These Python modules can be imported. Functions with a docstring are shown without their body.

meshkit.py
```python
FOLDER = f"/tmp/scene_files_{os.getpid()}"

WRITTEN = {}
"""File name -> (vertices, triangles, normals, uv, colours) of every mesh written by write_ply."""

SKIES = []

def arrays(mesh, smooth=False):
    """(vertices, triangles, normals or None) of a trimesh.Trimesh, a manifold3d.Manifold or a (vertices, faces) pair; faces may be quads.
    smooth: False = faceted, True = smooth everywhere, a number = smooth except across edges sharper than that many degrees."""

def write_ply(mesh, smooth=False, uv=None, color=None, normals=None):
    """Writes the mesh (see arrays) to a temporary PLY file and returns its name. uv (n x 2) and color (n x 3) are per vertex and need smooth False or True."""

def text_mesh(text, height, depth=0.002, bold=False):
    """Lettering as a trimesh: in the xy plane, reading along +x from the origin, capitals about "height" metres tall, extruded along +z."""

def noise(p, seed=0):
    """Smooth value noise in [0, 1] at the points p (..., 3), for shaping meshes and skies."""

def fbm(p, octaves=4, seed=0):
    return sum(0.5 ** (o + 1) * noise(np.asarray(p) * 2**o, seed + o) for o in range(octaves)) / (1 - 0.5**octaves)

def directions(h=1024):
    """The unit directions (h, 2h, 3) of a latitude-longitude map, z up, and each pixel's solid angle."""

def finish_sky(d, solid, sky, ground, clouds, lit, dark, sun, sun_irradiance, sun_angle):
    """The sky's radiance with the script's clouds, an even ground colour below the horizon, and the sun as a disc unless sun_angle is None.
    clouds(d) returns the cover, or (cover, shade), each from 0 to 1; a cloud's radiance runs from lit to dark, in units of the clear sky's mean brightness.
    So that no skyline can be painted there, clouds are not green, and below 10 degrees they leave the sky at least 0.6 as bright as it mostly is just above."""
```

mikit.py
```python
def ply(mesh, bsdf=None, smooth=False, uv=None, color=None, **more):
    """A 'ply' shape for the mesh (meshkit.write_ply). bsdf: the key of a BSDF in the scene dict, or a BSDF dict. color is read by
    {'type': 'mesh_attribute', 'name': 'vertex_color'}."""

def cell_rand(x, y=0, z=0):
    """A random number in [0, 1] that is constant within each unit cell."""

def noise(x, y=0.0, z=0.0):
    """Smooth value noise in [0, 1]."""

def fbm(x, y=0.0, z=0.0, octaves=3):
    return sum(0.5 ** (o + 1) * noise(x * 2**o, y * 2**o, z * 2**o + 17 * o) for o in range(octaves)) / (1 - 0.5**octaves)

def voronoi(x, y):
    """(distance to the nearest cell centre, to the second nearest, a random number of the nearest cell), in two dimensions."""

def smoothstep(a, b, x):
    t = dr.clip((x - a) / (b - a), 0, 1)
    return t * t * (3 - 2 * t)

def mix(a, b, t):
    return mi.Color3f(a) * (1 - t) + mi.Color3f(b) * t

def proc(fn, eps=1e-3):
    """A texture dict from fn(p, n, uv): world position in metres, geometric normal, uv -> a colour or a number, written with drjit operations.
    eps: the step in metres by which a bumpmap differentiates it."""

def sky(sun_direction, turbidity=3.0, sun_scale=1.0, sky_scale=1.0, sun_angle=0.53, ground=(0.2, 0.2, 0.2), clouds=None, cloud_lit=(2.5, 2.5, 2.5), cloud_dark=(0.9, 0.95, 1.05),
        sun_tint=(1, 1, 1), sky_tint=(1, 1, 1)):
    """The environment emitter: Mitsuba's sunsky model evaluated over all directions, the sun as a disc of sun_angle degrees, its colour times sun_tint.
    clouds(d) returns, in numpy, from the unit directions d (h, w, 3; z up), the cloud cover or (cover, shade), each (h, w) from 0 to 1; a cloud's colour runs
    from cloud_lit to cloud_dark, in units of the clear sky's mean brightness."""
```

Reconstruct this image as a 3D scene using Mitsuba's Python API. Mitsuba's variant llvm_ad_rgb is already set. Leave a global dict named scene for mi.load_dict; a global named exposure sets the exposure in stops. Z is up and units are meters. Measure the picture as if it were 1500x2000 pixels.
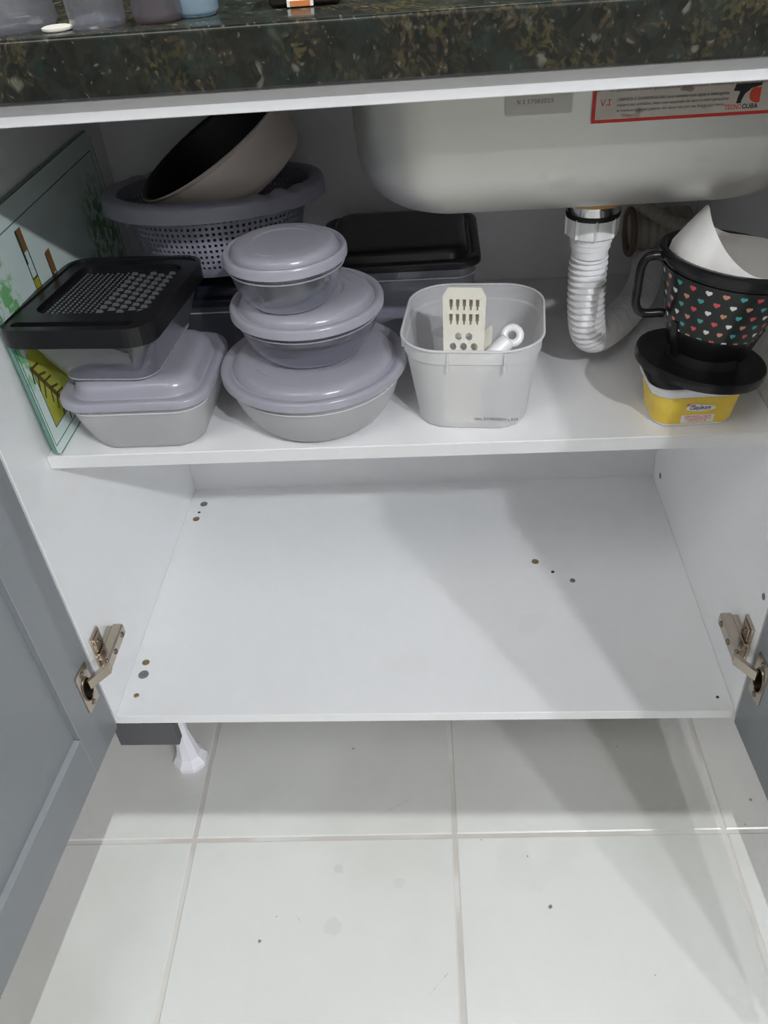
import math
import numpy as np
import trimesh
import drjit as dr
import mitsuba as mi
import mikit
import meshkit
from shapely.geometry import Polygon, Point, LineString, box as sbox
from shapely import affinity, unary_union
from scipy.spatial import ConvexHull

T = mi.ScalarTransform4f
PI = math.pi
scene, labels = {}, {}

# ------------------------------------------------------------------ camera, lights, exposure
FL = 0.16                                   # height of the cabinet's bottom panel above the floor
CAM = np.array([0.42696, -0.64810, 0.84770 + FL])
FWD = np.array([-0.07298, 0.77537, -0.62728])
UPV = np.array([0.02762, 0.63029, 0.77587])
scene['camera'] = {'type': 'perspective', 'fov': math.degrees(2 * math.atan(750 / 1630.1)), 'fov_axis': 'x',
                   'near_clip': 0.01, 'far_clip': 50.0,
                   'to_world': T().look_at(origin=CAM.tolist(), target=(CAM + FWD).tolist(), up=UPV.tolist())}
exposure = 0.12
CEIL = 2.62
BULB_1 = (1.90, -2.20, CEIL - 0.09)         # two small ceiling bulbs out in the room, to the right behind the camera
BULB_2 = (1.42, -2.20, CEIL - 0.09)
BULB_3 = (0.55, 0.03, CEIL - 0.02)          # downlight over the sink
P_12, P_3 = 1900.0, 13500.0                  # radiance of the lamps
R_12, R_3 = 0.035, 0.014
PANEL = (-0.40, -1.45, 1.40, 1.00, 3.6)     # wide soft ceiling light: centre x, y, size x, y, radiance

# ------------------------------------------------------------------ helpers
def numbered(name):
    if name not in scene and name not in labels and not any(k.startswith(name + '__') for k in scene):
        return name
    i = 1
    while f'{name}_{i:03d}' in scene or f'{name}_{i:03d}' in labels:
        i += 1
    return f'{name}_{i:03d}'


def thing(name, label, cat=None, group=None, kind=None):
    key = numbered(name)
    d = {'label': label}
    if cat: d['category'] = cat
    if group: d['group'] = group
    if kind: d['kind'] = kind
    labels[key] = d
    return key


def obj(name, mesh, mat, parent=None, smooth=False, label=None, **kw):
    key = numbered(parent + '__' + name if parent else name)
    scene[key] = mikit.ply(mesh, mat, smooth=smooth, **kw)
    if label: labels[key] = {'label': label}
    return key


def single(name, mesh, mat, label, cat=None, smooth=False, group=None, kind=None, **kw):
    key = thing(name, label, cat, group, kind)
    scene[key] = mikit.ply(mesh, mat, smooth=smooth, **kw)
    return key


def cat(*ms):
    return trimesh.util.concatenate([m for m in ms])


def hull(pts):
    pts = np.asarray(pts, float)
    h = ConvexHull(pts)
    m = trimesh.Trimesh(pts, h.simplices, process=True)
    m.fix_normals()
    return m


def bx(x0, x1, y0, y1, z0, z1, c=0.001):
    """box with chamfered edges"""
    pts = []
    for sx in (0, 1):
        for sy in (0, 1):
            for sz in (0, 1):
                X, Y, Z = (x0, x1)[sx], (y0, y1)[sy], (z0, z1)[sz]
                dx, dy, dz = (c, -c)[sx], (c, -c)[sy], (c, -c)[sz]
                pts += [(X, Y + dy, Z + dz), (X + dx, Y, Z + dz), (X + dx, Y + dy, Z)]
    return hull(pts)


def lathe(prof, n=64, close=False):
    """revolve (r, z) pairs about z; zero radii make poles"""
    prof = np.asarray(prof, float)
    a = np.arange(n) * 2 * PI / n
    v = np.stack([prof[:, None, 0] * np.cos(a), prof[:, None, 0] * np.sin(a), np.repeat(prof[:, 1:2], n, 1)], -1).reshape(-1, 3)
    f = []
    m = len(prof)
    for i in range(m if close else m - 1):
        j = (i + 1) % m
        k = np.arange(n); k2 = (k + 1) % n
        f.append(np.stack([i * n + k, i * n + k2, j * n + k2], 1))
        f.append(np.stack([i * n + k, j * n + k2, j * n + k], 1))
    t = trimesh.Trimesh(v, np.vstack(f), process=True)
    t.update_faces(t.nondegenerate_faces())
    return t


def rrect(w, d, r, n=10):
    r = min(r, w / 2 - 1e-4, d / 2 - 1e-4)
    pts = []
    for sx, sy, a0 in ((1, 1, 0), (-1, 1, 90), (-1, -1, 180), (1, -1, 270)):
        for a in np.radians(np.linspace(a0, a0 + 90, n)):
            pts.append((sx * (w / 2 - r) + r * math.cos(a), sy * (d / 2 - r) + r * math.sin(a)))
    return np.array(pts)


def loft(secs, cap0=False, cap1=False, n=10, close=False):
    """secs: (w, d, corner radius, z[, dx, dy]) rounded rectangles joined from first to last"""
    L = []
    for s in secs:
        q = rrect(s[0], s[1], s[2], n)
        dx, dy = (s[4], s[5]) if len(s) > 4 else (0, 0)
        L.append(np.column_stack([q[:, 0] + dx, q[:, 1] + dy, np.full(len(q), s[3])]))
    return loops(L, cap0, cap1, close)


def loops(L, cap0=False, cap1=False, close=False):
    k = len(L[0]); v = np.vstack(L); f = []
    i = np.arange(k); i2 = (i + 1) % k
    for a in range(len(L) if close else len(L) - 1):
        b = (a + 1) % len(L)
        f.append(np.stack([a * k + i, a * k + i2, b * k + i2], 1))
        f.append(np.stack([a * k + i, b * k + i2, b * k + i], 1))
    if cap0:
        v = np.vstack([v, L[0].mean(0)]); c = len(v) - 1
        f.append(np.stack([i2, i, np.full(k, c)], 1))
    if cap1:
        v = np.vstack([v, L[-1].mean(0)]); c = len(v) - 1; o = (len(L) - 1) * k
        f.append(np.stack([o + i, o + i2, np.full(k, c)], 1))
    t = trimesh.Trimesh(v, np.vstack(f), process=True)
    t.update_faces(t.nondegenerate_faces())
    return t


def tube(path, rad, n=14, caps=True, closed=False):
    p = np.asarray(path, float)
    rad = np.broadcast_to(rad, (len(p),))
    if closed:
        t = np.roll(p, -1, 0) - np.roll(p, 1, 0)
    else:
        t = np.gradient(p, axis=0)
    t /= np.linalg.norm(t, axis=1, keepdims=True)
    a = np.cross(t[0], [0, 0, 1.0] if abs(t[0][2]) < 0.9 else [1.0, 0, 0]); a /= np.linalg.norm(a)
    L = []
    ang = np.arange(n) * 2 * PI / n
    for i in range(len(p)):
        a = a - t[i] * (a @ t[i]); a /= np.linalg.norm(a)
        b = np.cross(t[i], a)
        L.append(p[i] + rad[i] * (np.cos(ang)[:, None] * a + np.sin(ang)[:, None] * b))
    return loops(L, caps and not closed, caps and not closed, closed)


def spline(pts, n=60):
    from scipy.interpolate import CubicSpline
    pts = np.asarray(pts, float)
    t = np.concatenate([[0], np.cumsum(np.linalg.norm(np.diff(pts, axis=0), axis=1))])
    return CubicSpline(t, pts)(np.linspace(0, t[-1], n))


def cyl(r, z0, z1, n=32, c=0.0006):
    return lathe([(0, z0), (r - c, z0), (r, z0 + c), (r, z1 - c), (r - c, z1), (0, z1)], n)


def mv(m, x=0, y=0, z=0, rz=0, rx=0, ry=0, s=None):
    """rotate about x, y, z (degrees, in this order), then move"""
    m = m.copy()
    if s is not None: m.apply_scale(s)
    for a, ax in ((rx, [1, 0, 0]), (ry, [0, 1, 0]), (rz, [0, 0, 1])):
        if a: m.apply_transform(trimesh.transformations.rotation_matrix(math.radians(a), ax))
    m.apply_translation([x, y, z])
    return m


def tf(m, M):
    m = m.copy(); m.apply_transform(M); return m


def frame(o, ex, ey, ez):
    M = np.eye(4)
    M[:3, 0], M[:3, 1], M[:3, 2], M[:3, 3] = ex, ey, ez, o
    return M


def extrude(poly, h):
    if hasattr(poly, 'geoms'):
        return cat(*[trimesh.creation.extrude_polygon(g, h, engine='earcut') for g in poly.geoms])
    return trimesh.creation.extrude_polygon(poly, h, engine='earcut')


def rgb(*c):
    return {'type': 'rgb', 'value': list(c)}


import manifold3d as m3


def to_man(t):
    return m3.Manifold(m3.Mesh(np.asarray(t.vertices, np.float32), np.asarray(t.faces, np.uint32)))


def from_man(m):
    q = m.to_mesh()
    return trimesh.Trimesh(q.vert_properties[:, :3], q.tri_verts, process=True)


# ------------------------------------------------------------------ materials
def principled(key, color, rough=0.4, metal=0.0, spec=0.5, two=True, **kw):
    b = {'type': 'principled', 'base_color': color if isinstance(color, dict) else rgb(*color), 'roughness': rough, 'metallic': metal, 'specular': spec, **kw}
    scene[key] = {'type': 'twosided', 'bsdf': b} if two else b


def tile_color(p, n, uv):
    a = mikit.fbm(p.x * 5 + 3.1, p.y * 5, p.z, 4)
    b = mikit.fbm(p.x * 16 + 9, p.y * 16 + 4, 0, 3)
    c = mikit.mix((0.485, 0.483, 0.462), (0.535, 0.537, 0.52), mikit.smoothstep(0.3, 0.7, a))
    c = c * (0.985 + 0.03 * b)
    st = mikit.smoothstep(0.68, 0.78, mikit.fbm(p.x * 9 + 40, p.y * 9 + 11, 0, 4))
    c = mikit.mix(c, c * 0.955, st)
    # the specks, stains and scratches that lie on these tiles
    for sx, sy, r, k in ((0.5397, -0.163, 0.0026, 0.85), (0.1931, -0.2063, 0.0021, 0.8), (0.8144, -0.0209, 0.0020, 0.7), (0.5183, -0.0991, 0.0011, 0.7), (0.6573, 0.0624, 0.0012, 0.6), (0.2868, 0.0621, 0.0016, 0.5),
                         (0.2093, -0.1771, 0.0010, 0.6), (0.0621, 0.0314, 0.0018, 0.7), (0.7972, -0.0558, 0.0010, 0.6), (0.647, -0.2392, 0.0011, 0.5), (0.4617, -0.0771, 0.0009, 0.6), (0.1200, -0.30, 0.0012, 0.5)):
        d = dr.sqrt((p.x - sx) ** 2 + (p.y - sy) ** 2) * (0.7 + 0.6 * mikit.noise(p.x * 700, p.y * 700, 3))
        c = mikit.mix(c, (0.09, 0.085, 0.075), (1 - mikit.smoothstep(r * 0.7, r * 1.2, d)) * k)
    for sx, sy, r, k in ((0.2814, -0.1168, 0.0075, 0.30), (0.2792, -0.1888, 0.0130, 0.22), (0.3577, -0.135, 0.0080, 0.16)):
        d = dr.sqrt((p.x - sx) ** 2 + (p.y - sy) ** 2) + 0.006 * (mikit.fbm(p.x * 160, p.y * 160, 4, 3) - 0.5)
        c = mikit.mix(c, (0.36, 0.345, 0.31), (1 - mikit.smoothstep(r * 0.7, r, d)) * k)
    for ax, ay, ex, ey in ((0.3281, -0.0423, 0.3686, -0.0197), (0.3942, -0.2638, 0.4158, -0.2393), (0.2344, -0.1769, 0.2418, -0.1861)):
        qx, qy, ux, uy = p.x - ax, p.y - ay, ex - ax, ey - ay
        h = dr.clip((qx * ux + qy * uy) / (ux * ux + uy * uy), 0, 1)
        d = dr.sqrt((qx - ux * h) ** 2 + (qy - uy * h) ** 2) + 0.0008 * mikit.noise(p.x * 300, p.y * 300, 7)
        c = mikit.mix(c, (0.27, 0.265, 0.25), (1 - mikit.smoothstep(0.0004, 0.0011, d)) * 0.45)
    return c


def grout_color(p, n, uv):
    a = mikit.fbm(p.x * 14, p.y * 14, 0, 3)
    return mikit.mix((0.505, 0.485, 0.46), (0.42, 0.39, 0.365), mikit.smoothstep(0.35, 0.75, a))


principled('m_tile', mikit.proc(tile_color), 0.28, spec=0.45)
principled('m_grout', mikit.proc(grout_color), 0.85, spec=0.2)
principled('m_white_paint', (0.22, 0.215, 0.205), 0.8, spec=0.2)
principled('m_ceiling', (0.80, 0.80, 0.80), 0.9, spec=0.1)


def board_color(p, n, uv):
    s = mikit.smoothstep(0.66, 0.74, mikit.fbm(p.x * 13 + 5, p.y * 13, p.z * 13, 4))
    return mikit.mix((0.805, 0.81, 0.82), (0.795, 0.795, 0.795), s)


principled('m_board', mikit.proc(board_color), 0.35, spec=0.4)
principled('m_edge', (0.83, 0.83, 0.84), 0.35, spec=0.4)


def granite_color(p, n, uv):
    # flakes seen on three faces: mix coordinates so that no face streaks
    u, v = p.x + 0.31 * p.y, p.z + 0.83 * p.y
    wx, wy = mikit.fbm(u * 70, v * 70, 1, 3) - 0.5, mikit.fbm(u * 70 + 30, v * 70, 2, 3) - 0.5
    uu, vv = u + wx * 0.012, v + wy * 0.012
    d1, d2, w = mikit.voronoi(uu * 150, vv * 110)
    e1, e2, w2 = mikit.voronoi(uu * 330 + 7, vv * 260)
    f = mikit.fbm(u * 30, v * 30, p.y * 20, 4)
    g = mikit.fbm(uu * 420 + 4, vv * 300, 3, 3)
    h = mikit.fbm(uu * 520, vv * 300 + 9, 5, 2)
    c = mikit.mix((0.007, 0.009, 0.008), (0.024, 0.024, 0.019), w * 0.6 + 0.4 * h)
    gold = mikit.smoothstep(0.44, 0.66, f) * mikit.smoothstep(0.46, 0.70, g)
    c = mikit.mix(c, (0.075, 0.062, 0.026), gold * 0.75)
    brown = mikit.smoothstep(0.80, 0.92, w2) * mikit.smoothstep(0.40, 0.55, f)
    c = mikit.mix(c, (0.060, 0.044, 0.027), brown * 0.7)
    light = mikit.smoothstep(0.955, 0.975, w) * (1 - mikit.smoothstep(0.15, 0.50, d1)) * (0.5 + 0.5 * g)
    c = mikit.mix(c, (0.13, 0.13, 0.105), light)
    fleck = mikit.smoothstep(0.90, 0.96, w2) * (1 - mikit.smoothstep(0.10, 0.35, e1))
    c = mikit.mix(c, (0.12, 0.125, 0.105), fleck * 0.7)
    grn = mikit.smoothstep(0.50, 0.72, mikit.fbm(u * 60 + 11, v * 60, 8, 3))
    return mikit.mix(c, c * 0.6 + mi.Color3f(0.010, 0.016, 0.0135), grn * 0.8)


principled('m_granite', mikit.proc(granite_color), 0.16, spec=0.38)
principled('m_door', (0.195, 0.208, 0.222), 0.38, spec=0.4)
principled('m_kick', (0.068, 0.067, 0.077), 0.35, spec=0.5)
principled('m_white_plastic', (0.80, 0.80, 0.81), 0.30, spec=0.5)
principled('m_hose', (0.76, 0.76, 0.78), 0.35, spec=0.4)
principled('m_leg', (0.82, 0.81, 0.87), 0.4, spec=0.4)
principled('m_old_plastic', (0.34, 0.32, 0.28), 0.5, spec=0.4)
principled('m_rubber_brown', (0.14, 0.10, 0.07), 0.6)
principled('m_nickel', (0.50, 0.44, 0.37), 0.20, metal=1.0)
principled('m_nickel_dark', (0.24, 0.20, 0.155), 0.3, metal=1.0)
principled('m_brass', (0.33, 0.27, 0.14), 0.4, metal=1.0)
principled('m_screw_gray', (0.16, 0.165, 0.175), 0.45, spec=0.4)
principled('m_hole', (0.05, 0.045, 0.04), 0.9, spec=0.1)


def steel_color(p, n, uv):
    a = mikit.fbm(p.x * 9, p.y * 9, p.z * 30, 4)
    s = mikit.smoothstep(0.62, 0.75, mikit.fbm(p.x * 30 + 2, p.y * 30, p.z * 30, 3))
    return mikit.mix((0.50, 0.49, 0.465), (0.56, 0.555, 0.53), a) * (1 - 0.08 * s)


principled('m_steel', mikit.proc(steel_color), 0.42, metal=0.92)
principled('m_steel_shiny', (0.62, 0.63, 0.64), 0.15, metal=1.0)
principled('m_amber', (0.45, 0.24, 0.07), 0.5)
principled('m_lid', (0.335, 0.33, 0.385), 0.17, spec=0.42)
principled('m_lid_navy', (0.018, 0.021, 0.034), 0.18, spec=0.5)
principled('m_lid_black', (0.018, 0.018, 0.021), 0.24, spec=0.5)
principled('m_black', (0.007, 0.007, 0.008), 0.26, spec=0.32)
principled('m_black_matte', (0.008, 0.008, 0.008), 0.5, spec=0.3)
principled('m_colander', (0.275, 0.28, 0.34), 0.38, spec=0.45)
principled('m_pan_out', (0.58, 0.515, 0.475), 0.45, spec=0.4)
principled('m_pan_in', (0.014, 0.013, 0.013), 0.45, spec=0.4)
principled('m_cream', (0.72, 0.695, 0.61), 0.35, spec=0.45)
principled('m_paper', (0.83, 0.815, 0.80), 0.85, spec=0.1)
principled('m_ink', (0.02, 0.02, 0.02), 0.7, spec=0.2)
principled('m_ink_gray', (0.16, 0.15, 0.15), 0.7, spec=0.2)
principled('m_red', (0.50, 0.045, 0.04), 0.6, spec=0.2)
principled('m_logo_red', (0.55, 0.07, 0.035), 0.6, spec=0.2)
principled('m_ink_blue', (0.02, 0.03, 0.18), 0.6, spec=0.2)
principled('m_tub_red', (0.62, 0.10, 0.08), 0.6, spec=0.2)
principled('m_orange', (0.60, 0.20, 0.06), 0.5)
principled('m_dark_box', (0.012, 0.009, 0.009), 0.3)


def label_color(p, n, uv):
    a = mikit.fbm(p.x * 60, p.z * 60, 1, 4)
    b = mikit.smoothstep(0.63, 0.70, mikit.fbm(p.x * 45 + 13, p.z * 90 + 3, 2, 3))
    c = mikit.mix((0.53, 0.48, 0.43), (0.43, 0.385, 0.335), a)
    return mikit.mix(c, (0.16, 0.11, 0.07), b * 0.8)


principled('m_label', mikit.proc(label_color), 0.6, spec=0.3)
principled('m_label_gray', (0.50, 0.485, 0.45), 0.6, spec=0.3)


def yellow_color(p, n, uv):
    a = mikit.fbm(p.x * 50, p.y * 50, p.z * 70, 3)
    return mikit.mix((0.72, 0.47, 0.030), (0.80, 0.60, 0.09), a)


principled('m_yellow', mikit.proc(yellow_color), 0.35, spec=0.5)

# clear, cloudy and frosted plastics; glass
HAZE = {'type': 'principledthin', 'base_color': rgb(0.62, 0.64, 0.72), 'roughness': 0.2, 'spec_trans': 0.0, 'diff_trans': 0.8, 'eta': 1.45}
scene['m_clear'] = {'type': 'blendbsdf', 'weight': 0.10, 'a': {'type': 'thindielectric', 'int_ior': 1.5, 'specular_transmittance': rgb(0.94, 0.95, 0.97)}, 'b': HAZE}
scene['m_clear_gray'] = {'type': 'blendbsdf', 'weight': 0.13, 'a': {'type': 'thindielectric', 'int_ior': 1.5, 'specular_transmittance': rgb(0.92, 0.92, 0.96)}, 'b': HAZE}
scene['m_bottle_clear'] = {'type': 'blendbsdf', 'weight': 0.12, 'a': {'type': 'thindielectric', 'int_ior': 1.55, 'specular_transmittance': rgb(0.86, 0.86, 0.90)}, 'b': HAZE}
scene['m_frost'] = {'type': 'principledthin', 'base_color': rgb(0.90, 0.90, 0.91), 'roughness': 0.25, 'spec_trans': 0.42, 'diff_trans': 0.6, 'eta': 1.45}
scene['m_bucket'] = {'type': 'principledthin', 'base_color': rgb(0.92, 0.92, 0.93), 'roughness': 0.35, 'spec_trans': 0.28, 'diff_trans': 0.60, 'eta': 1.45}
scene['m_ring'] = {'type': 'principledthin', 'base_color': rgb(0.62, 0.63, 0.68), 'roughness': 0.2, 'spec_trans': 0.35, 'diff_trans': 0.6, 'eta': 1.45}
scene['m_bead'] = {'type': 'principledthin', 'base_color': rgb(0.85, 0.85, 0.87), 'roughness': 0.25, 'spec_trans': 0.1, 'diff_trans': 0.6, 'eta': 1.45}
scene['m_bluish'] = {'type': 'principledthin', 'base_color': rgb(0.45, 0.60, 0.70), 'roughness': 0.3, 'spec_trans': 0.25, 'diff_trans': 0.8, 'eta': 1.45}


# glass board print: s runs along the shelf (metres from the front edge), t up from the shelf
BOARD_Y0, BOARD_L, BOARD_H = 0.077, 0.352, 0.243


def glass_print(p, n, uv):
    s, t = uv.x, uv.y
    def rect(s0, s1, t0, t1, e=0.0006):
        return mikit.smoothstep(s0 - e, s0 + e, s) * (1 - mikit.smoothstep(s1 - e, s1 + e, s)) * mikit.smoothstep(t0 - e, t0 + e, t) * (1 - mikit.smoothstep(t1 - e, t1 + e, t))
    def seg(ax, ay, bx_, by_, w):
        px, py, dx, dy = s - ax, t - ay, bx_ - ax, by_ - ay
        h = dr.clip((px * dx + py * dy) / (dx * dx + dy * dy), 0, 1)
        d = dr.sqrt((px - dx * h) ** 2 + (py - dy * h) ** 2)
        return 1 - mikit.smoothstep(w, w + 0.0008, d)
    def ell(cx, cy, rx, ry, e=0.05):
        q = dr.sqrt(((s - cx) / rx) ** 2 + ((t - cy) / ry) ** 2)
        return 1 - mikit.smoothstep(1 - e, 1 + e, q)
    c = mi.Color3f(0.64, 0.765, 0.735)
    # leafy green washes at the two ends
    f = mikit.fbm(s * 120, t * 120, 2, 4)
    curl = mikit.smoothstep(0.03, 0.0, dr.abs(mikit.fbm(s * 45 + 3, t * 45, 5, 3) - 0.5) * 1.0)
    gl = (1 - mikit.smoothstep(0.6, 1.2, dr.sqrt(((s - 0.02) / 0.034) ** 2 + ((t - 0.155) / 0.085) ** 2)))
    gr = (1 - mikit.smoothstep(0.5, 1.2, dr.sqrt(((s - 0.30) / 0.055) ** 2 + ((t - 0.105) / 0.10) ** 2)))
    c = mikit.mix(c, (0.10, 0.42, 0.10), gl * mikit.smoothstep(0.40, 0.62, f) * 0.85)
    c = mikit.mix(c, (0.16, 0.45, 0.16), gl * curl * 0.5)
    c = mikit.mix(c, (0.06, 0.26, 0.06), gr * mikit.smoothstep(0.34, 0.60, f) * 0.9)
    yel, dark, cork = (0.36, 0.37, 0.035), (0.02, 0.045, 0.035), (0.20, 0.10, 0.035)
    # tall bottle
    body = dr.maximum(ell(0.085, 0.100, 0.066, 0.050), rect(0.020, 0.150, 0.028, 0.095))
    line = dr.maximum(ell(0.085, 0.100, 0.0675, 0.0515), rect(0.0185, 0.1515, 0.0265, 0.096))
    c = mikit.mix(c, dark, line * (1 - body))
    c = mikit.mix(c, mikit.mix(yel, (0.44, 0.47, 0.10), mikit.fbm(s * 30, t * 30, 1, 2)), body)
    c = mikit.mix(c, dark, rect(0.0895, 0.1035, 0.140, 0.213))
    c = mikit.mix(c, (0.64, 0.765, 0.735), rect(0.0915, 0.1015, 0.163, 0.20))
    c = mikit.mix(c, yel, rect(0.0910, 0.1020, 0.1405, 0.162))
    c = mikit.mix(c, dark, rect(0.0905, 0.1025, 0.1615, 0.1630))
    c = mikit.mix(c, dark, rect(0.0905, 0.1025, 0.1390, 0.1405))
    c = mikit.mix(c, cork, rect(0.0895, 0.1030, 0.190, 0.213))
    c = mikit.mix(c, dark, rect(0.0895, 0.0935, 0.178, 0.213))
    # herb sprig inside the bottle
    c = mikit.mix(c, (0.10, 0.075, 0.02), seg(0.018, 0.098, 0.060, 0.030, 0.0022))
    for k in range(7):
        a = k / 6.0
        x0, y0 = 0.018 + 0.042 * a, 0.098 - 0.068 * a
        c = mikit.mix(c, (0.07, 0.06, 0.02), seg(x0, y0, x0 + 0.016, y0 - 0.002 - 0.003 * (k % 2), 0.0009))
        c = mikit.mix(c, (0.07, 0.06, 0.02), seg(x0, y0, x0 - 0.004 - 0.002 * (k % 3), y0 - 0.014, 0.0009))
    # smaller bottle behind
    c = mikit.mix(c, dark, rect(0.1335, 0.1465, 0.118, 0.173))
    c = mikit.mix(c, (0.42, 0.48, 0.46), rect(0.1385, 0.1450, 0.118, 0.150))
    c = mikit.mix(c, cork, rect(0.1355, 0.1470, 0.150, 0.174))
    # printed border line and the dark polished rim
    e = dr.minimum(dr.minimum(s, BOARD_L - s), dr.minimum(t, BOARD_H - t))
    inner = dr.minimum(dr.minimum(s + 0.008, BOARD_L - s), dr.minimum(t, BOARD_H - t - 0.010))
    c = mikit.mix(c, (0.06, 0.16, 0.12), (1 - mikit.smoothstep(0.0004, 0.0011, dr.abs(inner - 0.0125))) * 0.9)
    return mikit.mix(c, (0.07, 0.15, 0.12), (1 - mikit.smoothstep(0.0008, 0.0020, e)))


principled('m_glass_print', mikit.proc(glass_print), 0.18, spec=0.5)
principled('m_glass_edge', (0.10, 0.22, 0.17), 0.15, spec=0.5)

HEART_COLORS = [(0.62, 0.08, 0.09), (0.75, 0.75, 0.72), (0.55, 0.25, 0.16), (0.06, 0.33, 0.31)]


def heart_print(p, n, uv):
    """uv in metres on the unrolled sleeve: rows of small hearts, staggered"""
    PX, PY = 0.0135, 0.0100
    y = uv.y / PY + 0.35
    row = dr.floor(y)
    x = uv.x / PX + 0.5 * (row - 2 * dr.floor(row / 2)) + 0.12 * row
    col = dr.floor(x)
    hx, hy = (x - col - 0.5) * PX / 0.0026, (y - row - 0.5) * PY / 0.0026
    a = dr.abs(hx)
    # two lobes and a wedge
    lobe = (a - 0.5) ** 2 + (hy - 0.35) ** 2 < 0.34
    wedge = (hy < 0.45) & (a * 0.95 - hy < 1.02) & (a < 1.05)
    inside = dr.select(lobe | wedge, mi.Float(1), mi.Float(0))
    k = col + 2 * row
    k = k - 4 * dr.floor(k / 4)
    c = mi.Color3f(HEART_COLORS[0])
    for i in (1, 2, 3):
        c = dr.select(k == i, mi.Color3f(HEART_COLORS[i]), c)
    return mikit.mix((0.008, 0.011, 0.0105), c, inside)


principled('m_hearts', mikit.proc(heart_print), 0.28, spec=0.35)

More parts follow.
